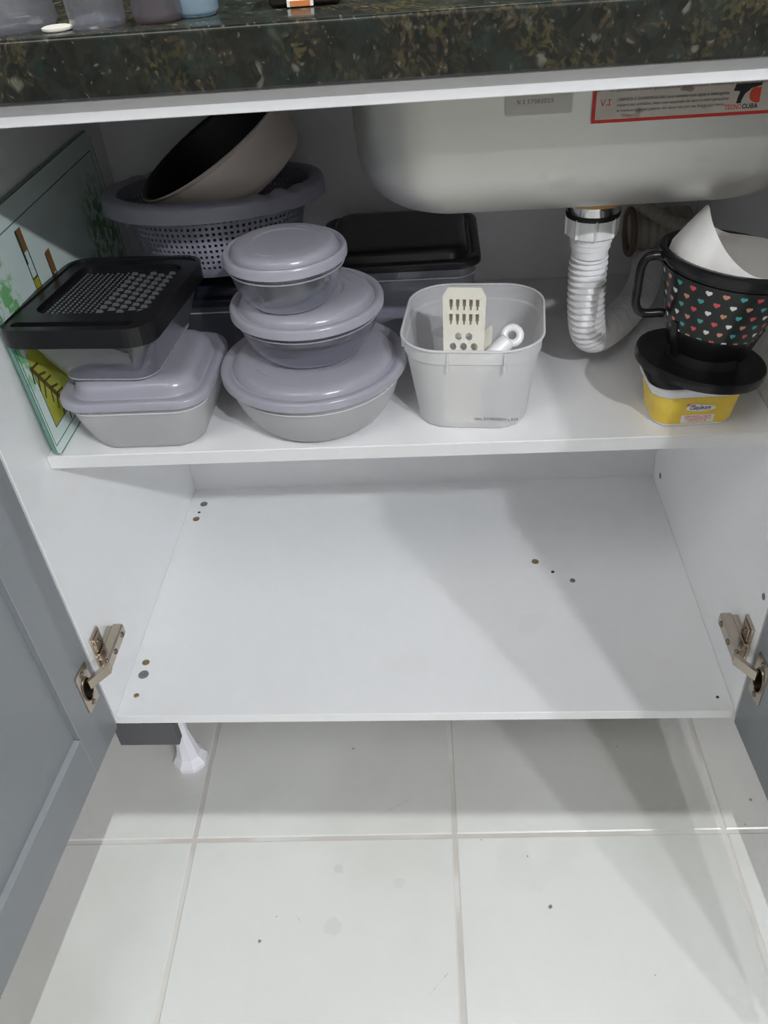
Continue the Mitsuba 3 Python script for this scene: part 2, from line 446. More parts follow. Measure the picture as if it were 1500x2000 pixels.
# ------------------------------------------------------------------ the room
RX0, RX1, RY0, RY1 = -1.70, 2.80, -3.20, 0.500
PITCH, GROUT = 0.3420, 0.0054
GX, GY, GROT = 0.4275, -0.0715, math.radians(1.1)
floor = thing('floor', 'pale ceramic tiled kitchen floor with thin grey beige grout lines', kind='structure')
scene[floor] = mikit.ply(bx(RX0, RX1, RY0, RY1, -0.05, -0.0016, 0.0005), 'm_grout')
tile_mesh = hull([(sx * (PITCH / 2 - GROUT / 2 - c), sy * (PITCH / 2 - GROUT / 2 - c), z) for sx in (-1, 1) for sy in (-1, 1) for z, c in ((-0.004, 0.0), (-0.0012, 0.0), (0.0, 0.0018))])
tile_ply = mikit.ply(tile_mesh, 'm_tile')
for i in range(-6, 7):
    for j in range(-9, 2):
        lx, ly = (i + 0.5) * PITCH, (j + 0.5) * PITCH
        x = GX + lx * math.cos(GROT) - ly * math.sin(GROT)
        y = GY + lx * math.sin(GROT) + ly * math.cos(GROT)
        if not (RX0 + 0.17 < x < RX1 - 0.17 and RY0 + 0.17 < y < RY1 - 0.17): continue
        scene[numbered('floor__tile')] = {**tile_ply, 'to_world': T().translate([x, y, 0]).rotate([0, 0, 1], math.degrees(GROT))}

single('wall_back', bx(RX0, RX1, RY1, RY1 + 0.1, -0.05, CEIL, 0.001), 'm_white_paint', 'white painted wall behind the sink cabinet', kind='structure')
single('wall_front', bx(RX0, RX1, RY0 - 0.1, RY0, -0.05, CEIL, 0.001), 'm_white_paint', 'white painted wall on the far side of the kitchen', kind='structure')
single('wall_left', bx(RX0 - 0.1, RX0, RY0, RY1, -0.05, CEIL, 0.001), 'm_white_paint', 'white painted wall on the left of the kitchen', kind='structure')
single('wall_right', bx(RX1, RX1 + 0.1, RY0, RY1, -0.05, CEIL, 0.001), 'm_white_paint', 'white painted wall on the right of the kitchen', kind='structure')
single('ceiling', bx(RX0 - 0.1, RX1 + 0.1, RY0 - 0.1, RY1 + 0.1, CEIL, CEIL + 0.1, 0.001), 'm_ceiling', 'white ceiling of the kitchen', kind='structure')


def ceiling_lamp(pos, r, rad, label, tint):
    k = thing('ceiling_lamp', label, 'lamp')
    x, y, z = pos
    if z < CEIL - 0.05:                      # a bare bulb on a holder
        obj('holder', mv(lathe([(0.050, CEIL - 0.0005), (0.050, CEIL - 0.010), (0.022, CEIL - 0.016), (0.018, z + r * 0.80), (0, z + r * 0.80)], 32), x, y), 'm_white_plastic', k, 30)
        b = trimesh.creation.icosphere(3, r)
        key = obj('bulb', mv(b, x, y, z), 'm_white_plastic', k, True)
        scene[key]['emitter'] = {'type': 'area', 'radiance': rgb(*[rad * t for t in tint])}
        return
    obj('trim_ring', mv(lathe([(r + 0.001, CEIL - 0.001), (r + 0.001, z), (r + 0.004, z - 0.002), (r + 0.020, z + 0.010), (r + 0.024, CEIL - 0.001)], 40), x, y), 'm_white_plastic', k, 30)
    d = lathe([(0, 0), (r * 0.7, 0.0002), (r, 0.001)], 40)
    d.invert()
    if d.face_normals[:, 2].mean() > 0: d.invert()
    key = obj('diffuser', mv(d, x, y, z), 'm_white_plastic', k)
    scene[key]['emitter'] = {'type': 'area', 'radiance': rgb(*[rad * t for t in tint])}


ceiling_lamp(BULB_1, R_12, P_12, 'round white bulb on the ceiling, the one farther to the right', (0.97, 0.995, 1.03))
ceiling_lamp(BULB_2, R_12, P_12, 'round white bulb on the ceiling, nearer to the middle of the room', (0.97, 0.995, 1.03))
ceiling_lamp(BULB_3, R_3, P_3, 'round white downlight on the ceiling above the sink', (0.95, 1.0, 0.985))

cl = thing('ceiling_panel_light', 'wide flat white light panel on the kitchen ceiling', 'lamp')
px, py, pw, pd, prad = PANEL
obj('frame', mv(extrude(sbox(-pw / 2 - 0.02, -pd / 2 - 0.02, pw / 2 + 0.02, pd / 2 + 0.02).difference(sbox(-pw / 2, -pd / 2, pw / 2, pd / 2)), 0.012), px, py, CEIL - 0.0125), 'm_white_plastic', cl)
dm = trimesh.Trimesh([(-pw / 2, -pd / 2, 0), (pw / 2, -pd / 2, 0), (pw / 2, pd / 2, 0), (-pw / 2, pd / 2, 0)], [(0, 2, 1), (0, 3, 2)])
key = obj('diffuser', mv(dm, px, py, CEIL - 0.006), 'm_white_plastic', cl)
scene[key]['emitter'] = {'type': 'area', 'radiance': rgb(prad * 1.02, prad, prad * 0.97)}

# ------------------------------------------------------------------ the cabinet
W, D = 0.77, 0.4756
ZP = FL                                    # top of bottom panel
ZS = FL + 0.3537                           # top of shelf
YS = 0.0718                                # front edge of shelf
ZR = FL + 0.699                            # underside of the front rail
ZC = FL + 0.7582                            # top of the countertop
TH = 0.015
cab = thing('sink_cabinet', 'white open sink base cabinet with one shelf and two grey shaker doors', 'cabinet')
obj('side_panel', bx(-TH, 0, 0, D + 0.012, ZP - TH, FL + 0.7365, 0.0006), 'm_board', cab)
obj('side_panel', bx(W, W + TH, 0, D + 0.012, ZP - TH, FL + 0.7365, 0.0006), 'm_board', cab)
bp = obj('bottom_panel', bx(0.0002, W - 0.0002, 0.0, D, ZP - TH, ZP, 0.0007), 'm_board', cab)
obj('back_panel', bx(0.0, W, D, D + 0.012, ZP - TH, FL + 0.7365, 0.0005), 'm_board', cab)
principled('m_edge_tape', (0.70, 0.70, 0.705), 0.4, spec=0.35)
obj('shelf_edge_tape', bx(0.0006, W - 0.0006, YS - 0.0002, YS + 0.0008, ZS - TH, ZS - 0.0001, 0.0003), 'm_edge_tape', cab, label='white edge tape on the front of the shelf')
obj('shelf', bx(0.0006, W - 0.0006, YS + 0.0008, D - 0.001, ZS - TH, ZS, 0.0008), 'm_edge', cab)
obj('front_rail', bx(0.0002, W - 0.0002, 0.0, 0.030, ZR, ZR + 0.0152, 0.0007), 'm_edge', cab)
obj('toe_kick', bx(-0.012, 0.068, 0.004, 0.019, FL - 0.067, FL - TH - 0.0002, 0.0006), 'm_kick', cab, label='short dark grey plinth piece under the bottom panel')


def screw(name, mat, x, y, r, z=ZP, slot=True, ax='z'):
    """low domed screw head with a cross recess"""
    m = lathe([(0, 0.0), (r, 0.0), (r, 0.0004), (r * 0.8, 0.0010), (r * 0.42, 0.0012), (r * 0.30, 0.0003), (0, 0.0002)], 20)
    if ax == 'z': m = mv(m, x, y, z)
    else: m = tf(m, frame((x, y, z), (0, 1, 0), (0, 0, 1), (-1, 0, 0)))
    return obj(name, m, mat, cab, 30)


def hole(x, y, r, z=ZP):
    return obj('peg_hole', mv(lathe([(r * 1.15, 0.0), (r * 1.15, 0.0003), (r, 0.0004), (r, 0.00015), (0, 0.0001)], 16), x, y, z), 'm_hole', cab)


screw('screw_cap', 'm_screw_gray', 0.024, 0.434, 0.0062)
hole(0.0207, 0.412, 0.0020)
screw('screw', 'm_brass', 0.0192, 0.395, 0.0056)
screw('screw', 'm_brass', 0.558, 0.273, 0.0052)
hole(0.581, 0.250, 0.0021)
hole(0.7545, 0.020, 0.0016)
screw('screw_cap', 'm_screw_gray', 0.607, 0.231, 0.0040)
screw('screw', 'm_brass', 0.0162, 0.089, 0.0050)
screw('screw_cap', 'm_screw_gray', 0.0187, 0.068, 0.0070)
screw('screw', 'm_brass', 0.0185, 0.033, 0.0036)
screw('screw_cap', 'm_screw_gray', W, 0.435, 0.0048, FL + 0.030, ax='x')
screw('screw_cap', 'm_screw_gray', W, 0.014, 0.0040, FL + 0.179, ax='x')


def cabinet_leg(x, y):
    def octo(r, z): 
        a = np.arange(8) * PI / 4 + PI / 8
        return np.column_stack([x + r * np.cos(a), y + r * np.sin(a), np.full(8, z)])
    m = loops([octo(0.0240, 0.0), octo(0.0245, 0.007), octo(0.0205, 0.013), octo(0.0165, 0.018), octo(0.0088, 0.068), octo(0.0088, 0.138), octo(0.018, 0.1395), octo(0.018, FL - TH - 0.0002)], True, True)
    return obj('leg', m, 'm_leg', cab, label='white tapered plastic cabinet leg')


for lx, ly in ((0.0545, 0.045), (0.06, 0.42), (0.71, 0.42), (0.84, 0.045)):
    if lx < 0.8: cabinet_leg(lx, ly)
cabinet_leg(0.385, 0.43)


def door(hx, hy, ang, side):
    """ang: direction of the open door in the plan, from its hinge edge. side: +1 inner face towards +x"""
    dxy = np.array([math.cos(ang), math.sin(ang), 0])
    nrm = np.array([-dxy[1], dxy[0], 0]) * 1.0
    if nrm[0] * side < 0: nrm = -nrm
    M = frame((hx, hy, FL - 0.017), dxy, (0, 0, 1), nrm)          # u along the door, v up, w = 0 at the inner face
    if np.linalg.det(M[:3, :3]) < 0: flip = True
    else: flip = False
    def put(m):
        m = tf(m, M)
        if flip: m.invert()
        return m
    DW, DH, DT, ST = 0.392, 0.725, 0.018, 0.070
    k = cab + '__door' if cab + '__door__panel' not in scene else cab + '__door_001'
    labels[k] = {'label': 'grey shaker cabinet door swung open on the left' if side > 0 else 'grey shaker cabinet door swung open on the right, mostly out of view'}
    kk = k
    def o(name, m):
        key = numbered(kk + '__' + name)
        scene[key] = mikit.ply(put(m), 'm_door')
    o('panel', bx(ST - 0.004, DW - ST + 0.004, ST - 0.004, DH - ST + 0.004, -DT + 0.004, -0.0075, 0.0004))
    cupc = loops([np.column_stack([0.025 + 0.0098 * np.cos(t_), 0.107 + 0.0162 * np.sin(t_), np.full(32, w_)]) for w_ in (-0.0115, 0.01) for t_ in (np.arange(32) * 2 * PI / 32,)], True, True)
    o('stile', from_man(to_man(bx(0, ST, 0, DH, -DT, 0, 0.0009)) - to_man(cupc)))
    o('stile', bx(DW - ST, DW, 0, DH, -DT, 0, 0.0009))
    o('rail', bx(ST + 0.0002, DW - ST - 0.0002, 0, ST, -DT, 0, 0.0009))
    o('rail', bx(ST + 0.0002, DW - ST - 0.0002, DH - ST, DH, -DT, 0, 0.0009))
    return M, put


DL_M, DL_put = door(-0.0005, -0.0035, math.radians(-90 - 4.1), 1)
DR_M, DR_put = door(W + 0.0005, -0.0035, math.radians(-90 + 3.6), -1)


def hinge(s, put):
    """s = +1: on the left side panel, -1: mirrored on the right; built in cabinet coordinates for the left"""
    zc = FL + 0.1
    k = numbered(cab + '__hinge')
    labels[k] = {'label': 'nickel cup hinge joining the left door to its side panel' if s > 0 else 'nickel cup hinge joining the right door to its side panel'}
    def X(m):
        if s < 0:
            m = m.copy(); m.vertices[:, 0] = W - m.vertices[:, 0]; m.invert()
        return m
    def o(name, m, mat='m_nickel', smooth=False):
        key = numbered(k + '__' + name)
        scene[key] = mikit.ply(X(m), mat, smooth=smooth)
    # mounting plate on the side panel: two flat wings and a saddle
    o('mounting_plate', cat(bx(0.0002, 0.0030, 0.010, 0.036, zc + 0.002, zc + 0.030, 0.0008), bx(0.0002, 0.0030, 0.010, 0.036, zc - 0.034, zc - 0.010, 0.0008),
                            bx(0.0002, 0.0075, 0.008, 0.060, zc - 0.0125, zc + 0.0045, 0.0010), bx(0.003, 0.0048, 0.014, 0.032, zc + 0.006, zc + 0.026, 0.0006)))
    o('plate_screw', tf(lathe([(0, 0), (0.004, 0), (0.004, 0.001), (0.0028, 0.0022), (0.0012, 0.0022), (0.001, 0.001), (0, 0.001)], 16), frame((0.0048, 0.023, zc + 0.016), (0, 1, 0), (0, 0, 1), (1, 0, 0))), 'm_nickel_dark', 30)
    # arm: folded channel running out towards the door
    prof = Polygon([(-0.0085, 0), (-0.0085, 0.0105), (-0.0065, 0.0125), (0.0065, 0.0125), (0.0085, 0.0105), (0.0085, 0)])
    arm = extrude(prof, 0.060)
    o('arm', tf(arm, frame((0.0075, 0.062, zc - 0.004), (0, 0, 1), (1, 0, 0), (0, -1, 0))), 'm_nickel')
    for yy in (0.052, 0.024):
        o('arm_screw', tf(lathe([(0, 0), (0.0036, 0), (0.0036, 0.0012), (0.0022, 0.0018), (0.001, 0.0006), (0, 0.0006)], 16), frame((0.0200, yy, zc - 0.004), (0, 1, 0), (0, 0, 1), (1, 0, 0))), 'm_nickel_dark', 30)
    # link from the arm into the cup
    link = hull([(x + dx, y, zc - 0.004 + dz) for x, y, w in ((0.019, 0.004, 0.0068), (0.0215, -0.004, 0.0068), (0.0040, -0.0285, 0.0066), (0.0012, -0.0262, 0.0066)) for dx in (0,) for dz in (-w, w)])
    o('link', link, 'm_nickel')
    o('link_pin', tf(cyl(0.0022, -0.0092, 0.0092, 16), frame((0.0175, 0.003, zc - 0.004), (1, 0, 0), (0, 1, 0), (0, 0, 1))), 'm_nickel_dark', 30)
    # cup plate screwed on the door: an oval-cut flat plate with a sunken cup
    plate = Polygon([(-0.014, -0.031), (0.012, -0.031), (0.014, -0.028), (0.014, 0.028), (0.012, 0.031), (-0.014, 0.031)])
    cup = affinity.scale(Point(0.001, 0).buffer(1.0, 20), 0.0100, 0.0165)
    pl = extrude(plate.difference(cup), 0.0016)
    rim = []
    for sc_, h in ((1.12, 0.0016), (1.08, 0.0030), (1.0, 0.0032), (0.965, 0.0016), (0.95, -0.0060), (0.90, -0.0108), (0.0, -0.0110)):
        a = np.arange(32) * 2 * PI / 32
        rim.append(np.column_stack([0.001 + 0.0100 * sc_ * np.cos(a), 0.0165 * sc_ * np.sin(a), np.full(32, h)]))
    dang = math.radians(-90 - 4.1)
    u = np.array([math.cos(dang), math.sin(dang), 0]); nn = np.array([-u[1], u[0], 0]); nn = nn if nn[0] > 0 else -nn
    MC = frame(np.array([-0.0005, -0.0035, zc - 0.010]) + u * 0.024 + nn * 0.0002, u, (0, 0, 1), nn)
    fl = np.linalg.det(MC[:3, :3]) < 0
    def C(m):
        m = tf(m, MC)
        if fl: m.invert()
        return m
    o('cup_plate', C(pl), 'm_nickel')
    o('cup', C(loops(rim)), 'm_nickel_dark', 30)
    for vv in (-0.0245, 0.0245):
        o('cup_screw', C(mv(lathe([(0, 0.0016), (0.0036, 0.0016), (0.0034, 0.0028), (0.0016, 0.0030), (0.0010, 0.0020), (0, 0.0020)], 16), 0, vv, 0)), 'm_nickel_dark', 30)


hinge(1, DL_put)
hinge(-1, DR_put)

# ------------------------------------------------------------------ sink, countertop
SX0, SX1, SY0, SY1 = 0.352, 0.768, 0.076, 0.390
SCX, SCY, SW, SD = (SX0 + SX1) / 2, (SY0 + SY1) / 2, SX1 - SX0, SY1 - SY0
CX0, CX1 = -0.42, 1.20
YG = -0.0165                                 # front of the granite
slab = to_man(bx(CX0, CX1, YG + 0.001, RY1 - 0.021, ZC - 0.020, ZC - 0.0003, 0.0004))
hole_m = to_man(mv(loft([(SW - 0.012, SD - 0.012, 0.06, -0.1), (SW - 0.012, SD - 0.012, 0.06, 0.1)], True, True), SCX, SCY, ZC))
slab = from_man(slab - hole_m)
ct = thing('countertop', 'dark green and gold flecked granite countertop with a thick front edge', 'countertop')
obj('slab', slab, 'm_granite', ct)
# front edge strip with rounded nose
pts = [(YG + 0.018, ZC - 0.0405), (YG + 0.0015, ZC - 0.0405), (YG, ZC - 0.039)]
for a in np.radians(np.linspace(180, 90, 7)):
    pts.append((YG + 0.004 + 0.004 * math.cos(a), ZC - 0.004 + 0.004 * math.sin(a)))
pts.append((YG + 0.018, ZC))
edge = extrude(Polygon(pts), CX1 - CX0)
edge = tf(edge, frame((CX0, 0, 0), (0, 1, 0), (0, 0, 1), (1, 0, 0)))
obj('front_edge', edge, 'm_granite', ct, 35, label='polished front edge strip of the granite')
obj('backsplash', bx(CX0, CX1, RY1 - 0.0205, RY1 - 0.0002, ZC - 0.020, ZC + 0.55, 0.001), 'm_granite', ct)

ZB = FL + 0.5715                             # bottom of the bowl
sink = thing('sink_bowl', 'brushed stainless steel sink bowl hanging under the granite', 'sink')
RB = 0.062
secs = [(SW + 0.02, SD + 0.02, 0.075, ZC - 0.0205), (SW, SD, 0.07, ZC - 0.0215), (SW - 0.006, SD - 0.006, 0.069, ZB + RB + 0.02)]
for a in np.radians(np.linspace(0, 90, 10)):
    ins = RB * (1 - math.cos(a))
    secs.append((SW - 0.008 - 2 * ins, SD - 0.008 - 2 * ins, max(0.07 - ins * 0.55, 0.02), ZB + RB - RB * math.sin(a)))
inner = [(w - 0.002, d - 0.002, r, z + 0.001) for w, d, r, z in secs]
outer = loft(secs, False, True, 12); outer.invert()
inn = loft(inner[1:], False, True, 12)
obj('bowl', mv(cat(outer, inn), SCX, SCY), 'm_steel', sink, 40)

# stickers on the bowl's front
YF = SY0 + 0.0008
tilt = math.degrees(math.atan2(0.003, 0.13))


def on_front(m, x, z, d=0.0):
    """a flat piece in its own xy plane laid on the bowl's front at x, z; d lifts it off"""
    off = (FL + 0.737 - z) / 0.13 * 0.003
    return tf(mv(m, z=d), frame((x, YF + off - 0.0022, z), (1, 0, 0), (0, math.sin(math.radians(-tilt)) * -0.0, 1), (0, -1, 0)))


lab = cab and numbered(sink + '__warning_label')
labels[lab] = {'label': 'worn cream sticker with a red border and small print on the bowl'}
LX0, LZ0 = 0.5525, FL + 0.6575
LW, LH = 0.175, 0.064
scene[lab + '__paper'] = mikit.ply(on_front(extrude(sbox(0, 0, LW, LH), 0.0003), LX0, LZ0), 'm_label')
brd = sbox(0.0, 0.0, LW, LH).difference(sbox(0.0028, 0.0025, LW - 0.0028, LH - 0.0025))
scene[lab + '__border'] = mikit.ply(on_front(extrude(brd, 0.0001), LX0, LZ0, 0.0003), 'm_red')
rows = [('O contato com produtos quimicos mancha o inox e anula a garantia', 0.0228, 0.0017, 'm_ink_gray', False, 0.013, 0.150),
        ('LIMPEZA E CONSERVACAO: lave sempre com agua e detergente', 0.0158, 0.0019, 'm_ink_gray', True, 0.0195, 0.086),
        ('neutro ou polvilho. Nao use esponja de aco e nem abrasivo', 0.0118, 0.0018, 'm_ink_gray', True, 0.0195, 0.086),
        ('e nunca passe palha de aco ou po na face do inox.', 0.0078, 0.0018, 'm_ink_gray', True, 0.0195, 0.084)]
for s_, zz, hh, mm, bold, x0, wid in rows:
    t = meshkit.text_mesh(s_, hh, 0.0001, bold)
    e = t.bounds
    t.apply_translation([-e[0][0], 0, 0]); t.vertices[:, 0] *= wid / (e[1][0] - e[0][0])
    scene[numbered(lab + '__small_print')] = mikit.ply(on_front(t, LX0 + x0, LZ0 + zz, 0.0003), mm)
t = meshkit.text_mesh('V.I', 0.0045, 0.0001, False)
scene[numbered(lab + '__red_mark')] = mikit.ply(on_front(t, LX0 + 0.0060, LZ0 + 0.0130, 0.0003), 'm_red')
# emblem: a black bent T over a red disc, and the name below
T1 = Polygon([(0, 0.0115), (0.0015, 0.0165), (0.021, 0.0165), (0.021, 0.0145), (0.014, 0.0130), (0.0092, 0.0090), (0.0070, 0.0040), (0.0072, 0.0022), (0.0035, 0.0022), (0.0040, 0.0060), (0.0052, 0.0110)])
scene[lab + '__emblem'] = mikit.ply(on_front(extrude(T1, 0.0001), LX0 + 0.1085, LZ0 + 0.0065, 0.0003), 'm_ink')
disc = Point(0.019, 0.0075).buffer(0.0062, 16).intersection(sbox(0, 0, 0.0212, 0.0125))
scene[lab + '__emblem_disc'] = mikit.ply(on_front(extrude(disc, 0.0001), LX0 + 0.1085, LZ0 + 0.0072, 0.0003), 'm_logo_red')
for s_, x_, w_, mm in (('TECNO', 0.1035, 0.0130, 'm_logo_red'), ('CUBA', 0.1172, 0.0118, 'm_ink')):
    t = meshkit.text_mesh(s_, 0.0033, 0.0001, True)
    e = t.bounds; t.apply_translation([-e[0][0], 0, 0]); t.vertices[:, 0] *= w_ / (e[1][0] - e[0][0])
    scene[numbered(lab + '__brand_lettering')] = mikit.ply(on_front(t, LX0 + x_, LZ0 + 0.0046, 0.0003), mm)
lab2 = sink + '__small_sticker'
labels[lab2] = {'label': 'faded grey sticker under the rail'}
scene[lab2 + '__paper'] = mikit.ply(on_front(extrude(sbox(0, 0, 0.053, 0.022), 0.0003), 0.4838, FL + 0.667), 'm_label_gray')
t = meshkit.text_mesh('N 1 17082015', 0.0030, 0.0001, False)
scene[lab2 + '__printed_number'] = mikit.ply(on_front(t, 0.4838 + 0.009, FL + 0.667 + 0.0085, 0.0003), 'm_ink_gray')

# drain and waste hose
DX, DY = 0.5835, 0.200
drain = thing('sink_drain', 'steel drain with white ribbed nut and white corrugated waste hose under the sink', 'drain')
obj('strainer', mv(lathe([(0.034, 0.0243), (0.034, 0.020), (0.031, 0.018), (0.030, 0.012), (0.0285, 0.008), (0.0265, 0.004), (0.0265, -0.004), (0.0, -0.004)], 48), DX, DY, FL + 0.547), 'm_steel_shiny', drain, 30, label='shiny steel strainer body')
obj('gasket', mv(lathe([(0.0300, 0.0), (0.0322, 0.0006), (0.0322, 0.0072), (0.0300, 0.0080)], 40), DX, DY, FL + 0.5545), 'm_amber', drain, 30, label='amber sealing ring')
obj('black_ring', mv(lathe([(0.0, 0.0), (0.0268, 0.0), (0.0272, 0.002), (0.0268, 0.005)], 40), DX, DY, FL + 0.5395), 'm_black_matte', drain, 30)
nut_p = []
for k in range(72):
    a = k * 2 * PI / 72
    nut_p.append((0.0255 + (0.0018 if k % 9 in (0,) else 0.0)) * np.array([math.cos(a), math.sin(a)]))
nut = extrude(Polygon(nut_p), 0.020)
obj('nut', mv(nut, DX, DY, FL + 0.521), 'm_white_plastic', drain, label='white ribbed plastic nut')
obj('coupling', mv(lathe([(0.0, 0.026), (0.0215, 0.026), (0.0215, 0.016), (0.0205, 0.015), (0.0205, 0.010), (0.0190, 0.009), (0.0185, 0.001), (0.0165, 0.0), (0.0, 0.0)], 40), DX, DY, FL + 0.497), 'm_white_plastic', drain, 30)
hp = spline([(DX, DY, FL + 0.498), (DX, DY, FL + 0.470), (DX + 0.002, DY, FL + 0.435), (DX + 0.010, DY + 0.012, FL + 0.402), (DX + 0.032, DY + 0.045, FL + 0.386), (DX + 0.063, DY + 0.095, FL + 0.379), (DX + 0.093, DY + 0.150, FL + 0.379), (DX + 0.112, DY + 0.200, FL + 0.382), (DX + 0.122, DY + 0.240, FL + 0.385)], 420)
ln = np.concatenate([[0], np.cumsum(np.linalg.norm(np.diff(hp, axis=0), axis=1))])
ribs = 0.0186 + 0.0018 * np.sin(ln / 0.0068 * 2 * PI) - 0.0008 * np.clip(1 - ln / 0.01, 0, 1)
obj('waste_hose', tube(hp, ribs, 28), 'm_hose', drain, True, label='white corrugated hose bending to the back')

fit = thing('wall_pipe', 'old grey waste pipe with a brown rubber collar on the back panel', 'pipe')
pp = spline([(0.680, 0.443, FL + 0.425), (0.72, 0.445, FL + 0.427), (0.79, 0.447, FL + 0.428)], 60)
ll = np.linspace(0, 1, 60)
obj('pipe', tube(pp[:40], 0.0245 + 0.0014 * np.sin(ll[:40] * 62), 24), 'm_old_plastic', fit, True)
ring_c = []
a = np.arange(40) * 2 * PI / 40
for k_ in a:
    ring_c.append((0.678, 0.4430 + 0.0275 * math.cos(k_), FL + 0.425 + 0.0275 * math.sin(k_)))
obj('rubber_collar', tube(ring_c, 0.0042, 10, closed=True), 'm_rubber_brown', fit, True, label='brown rubber collar')
bh = spline([(0.655, 0.435, FL + 0.500), (0.675, 0.425, FL + 0.475), (0.705, 0.415, FL + 0.455), (0.735, 0.41, FL + 0.442), (0.756, 0.42, FL + 0.438)], 160)
single('supply_hose', tube(bh, 0.0085 + 0.0006 * np.sin(np.arange(160) * 1.1), 16), 'm_old_plastic', 'thin grey supply hose running down behind the coffee dripper', 'hose', True)

# ------------------------------------------------------------------ things on the shelf
# glass cutting board leaning on the left panel
def glass_board():
    k = thing('glass_cutting_board', 'pale green glass cutting board printed with oil bottles, leaning on the left panel', 'cutting board')
    r = 0.012
    q = rrect(BOARD_L, BOARD_H, r, 8) + np.array([BOARD_L / 2, BOARD_H / 2])
    th = 0.004
    lean = math.asin(0.0112 / BOARD_H)
    ez = np.array([-math.sin(lean), 0, math.cos(lean)])        # up along the board
    en = np.array([math.cos(lean), 0, math.sin(lean)])         # out of its face
    o = np.array([0.0120, BOARD_Y0 - 0.008, ZS + 0.0005])
    # front face with uv in metres
    P = np.vstack([q, [[BOARD_L / 2, BOARD_H / 2]]])
    n = len(q)
    F = np.stack([np.arange(n), (np.arange(n) + 1) % n, np.full(n, n)], 1)
    V = o + P[:, :1] * np.array([0, 1, 0]) + P[:, 1:] * ez + en * th
    scene[k + '__printed_face'] = mikit.ply(trimesh.Trimesh(V, F, process=False), 'm_glass_print', uv=P)
    def ring(off, h):
        c = np.array([BOARD_L / 2, BOARD_H / 2])
        qq = c + (q - c) * (1 - off / 0.12)
        return o + qq[:, :1] * np.array([0, 1, 0]) + qq[:, 1:] * ez + en * h
    obj('edge', loops([ring(0, th), ring(-0.0006, th * 0.5), ring(0, 0.0)], False, True), 'm_glass_edge', k, 40, label='dark green polished edge')


glass_board()


def round_container(name, label, cx, cy, z0, rl, H, body_mat, ratio=0.66, group=None):
    """z0: what it stands on, H: height of the lid's lower edge over it"""
    k = thing(name, label, 'container', group)
    rb, rt = rl * ratio, rl * 0.925
    prof = [(0.0, 0.0006), (rb * 0.80, 0.0006), (rb * 0.86, 0.0), (rb * 0.96, 0.0008)]
    for t in np.linspace(0.0, 1.0, 12):
        # belly swells then runs up straighter
        prof.append((rb + (rt - rb) * math.sin(t * PI / 2) ** 0.85, 0.003 + (H - 0.002) * t ** 1.15))
    obj('bowl', mv(lathe(prof, 72), cx, cy, z0), body_mat, k, True)
    rbead = rb + (rt - rb) * math.sin(0.86 * PI / 2) ** 0.85
    a = np.arange(72) * 2 * PI / 72
    obj('rim_bead', tube(np.column_stack([cx + (rbead + 0.0012) * np.cos(a), cy + (rbead + 0.0012) * np.sin(a), np.full(72, z0 + 0.003 + (H - 0.002) * 0.86 ** 1.15)]), 0.0008, 8, closed=True), 'm_bead' if body_mat == 'm_frost' else 'm_ring', k, True)
    a = np.arange(72) * 2 * PI / 72
    obj('foot_ring', tube(np.column_stack([cx + rb * 0.93 * np.cos(a), cy + rb * 0.93 * np.sin(a), np.full(72, z0 + 0.0011)]), 0.0009, 8, closed=True), 'm_ring', k, True)
    zl = H
    lp = [(rl - 0.0014, zl - 0.001), (rl, zl), (rl, zl + 0.0062), (rl - 0.0012, zl + 0.0086), (rl * 0.965, zl + 0.0097), (rl * 0.925, zl + 0.0094), (rl * 0.900, zl + 0.0078), (rl * 0.880, zl + 0.0060), (rl * 0.866, zl + 0.0062),
          (rl * 0.855, zl + 0.0090), (rl * 0.835, zl + 0.0122), (rl * 0.800, zl + 0.0144), (rl * 0.740, zl + 0.0157), (rl * 0.60, zl + 0.0163), (rl * 0.50, zl + 0.0165), (rl * 0.490, zl + 0.0160), (rl * 0.475, zl + 0.0154), (0, zl + 0.0153)]
    obj('lid', mv(lathe(lp, 96), cx, cy, z0), 'm_lid', k, 50, label='greyish lilac snap lid')
    # fine raised arcs on the lid
    for r_, a0, a1 in ((0.60, 20, 75), (0.66, 215, 265)):
        aa = np.radians(np.linspace(a0, a1, 14))
        obj('raised_mark', tube(np.column_stack([cx + rl * r_ * np.cos(aa), cy + rl * r_ * np.sin(aa), np.full(14, z0 + zl + 0.0163)]), 0.0006, 6), 'm_lid', k, True)
    return z0 + zl + 0.0166


top3 = round_container('round_container', 'largest round container with a greyish lilac lid, bottom of the stack of three', 0.2910, 0.1456, ZS, 0.0995, 0.0599, 'm_frost', group='round containers in a stack')
top2 = round_container('round_container', 'medium round clear container with greyish lilac lid, middle of the stack of three', 0.2906, 0.1540, top3, 0.0797, 0.0475, 'm_clear_gray', group='round containers in a stack')
top1 = round_container('round_container', 'smallest round clear container with greyish lilac lid, top of the stack of three', 0.2789, 0.1345, top2, 0.0608, 0.0440, 'm_clear', group='round containers in a stack')


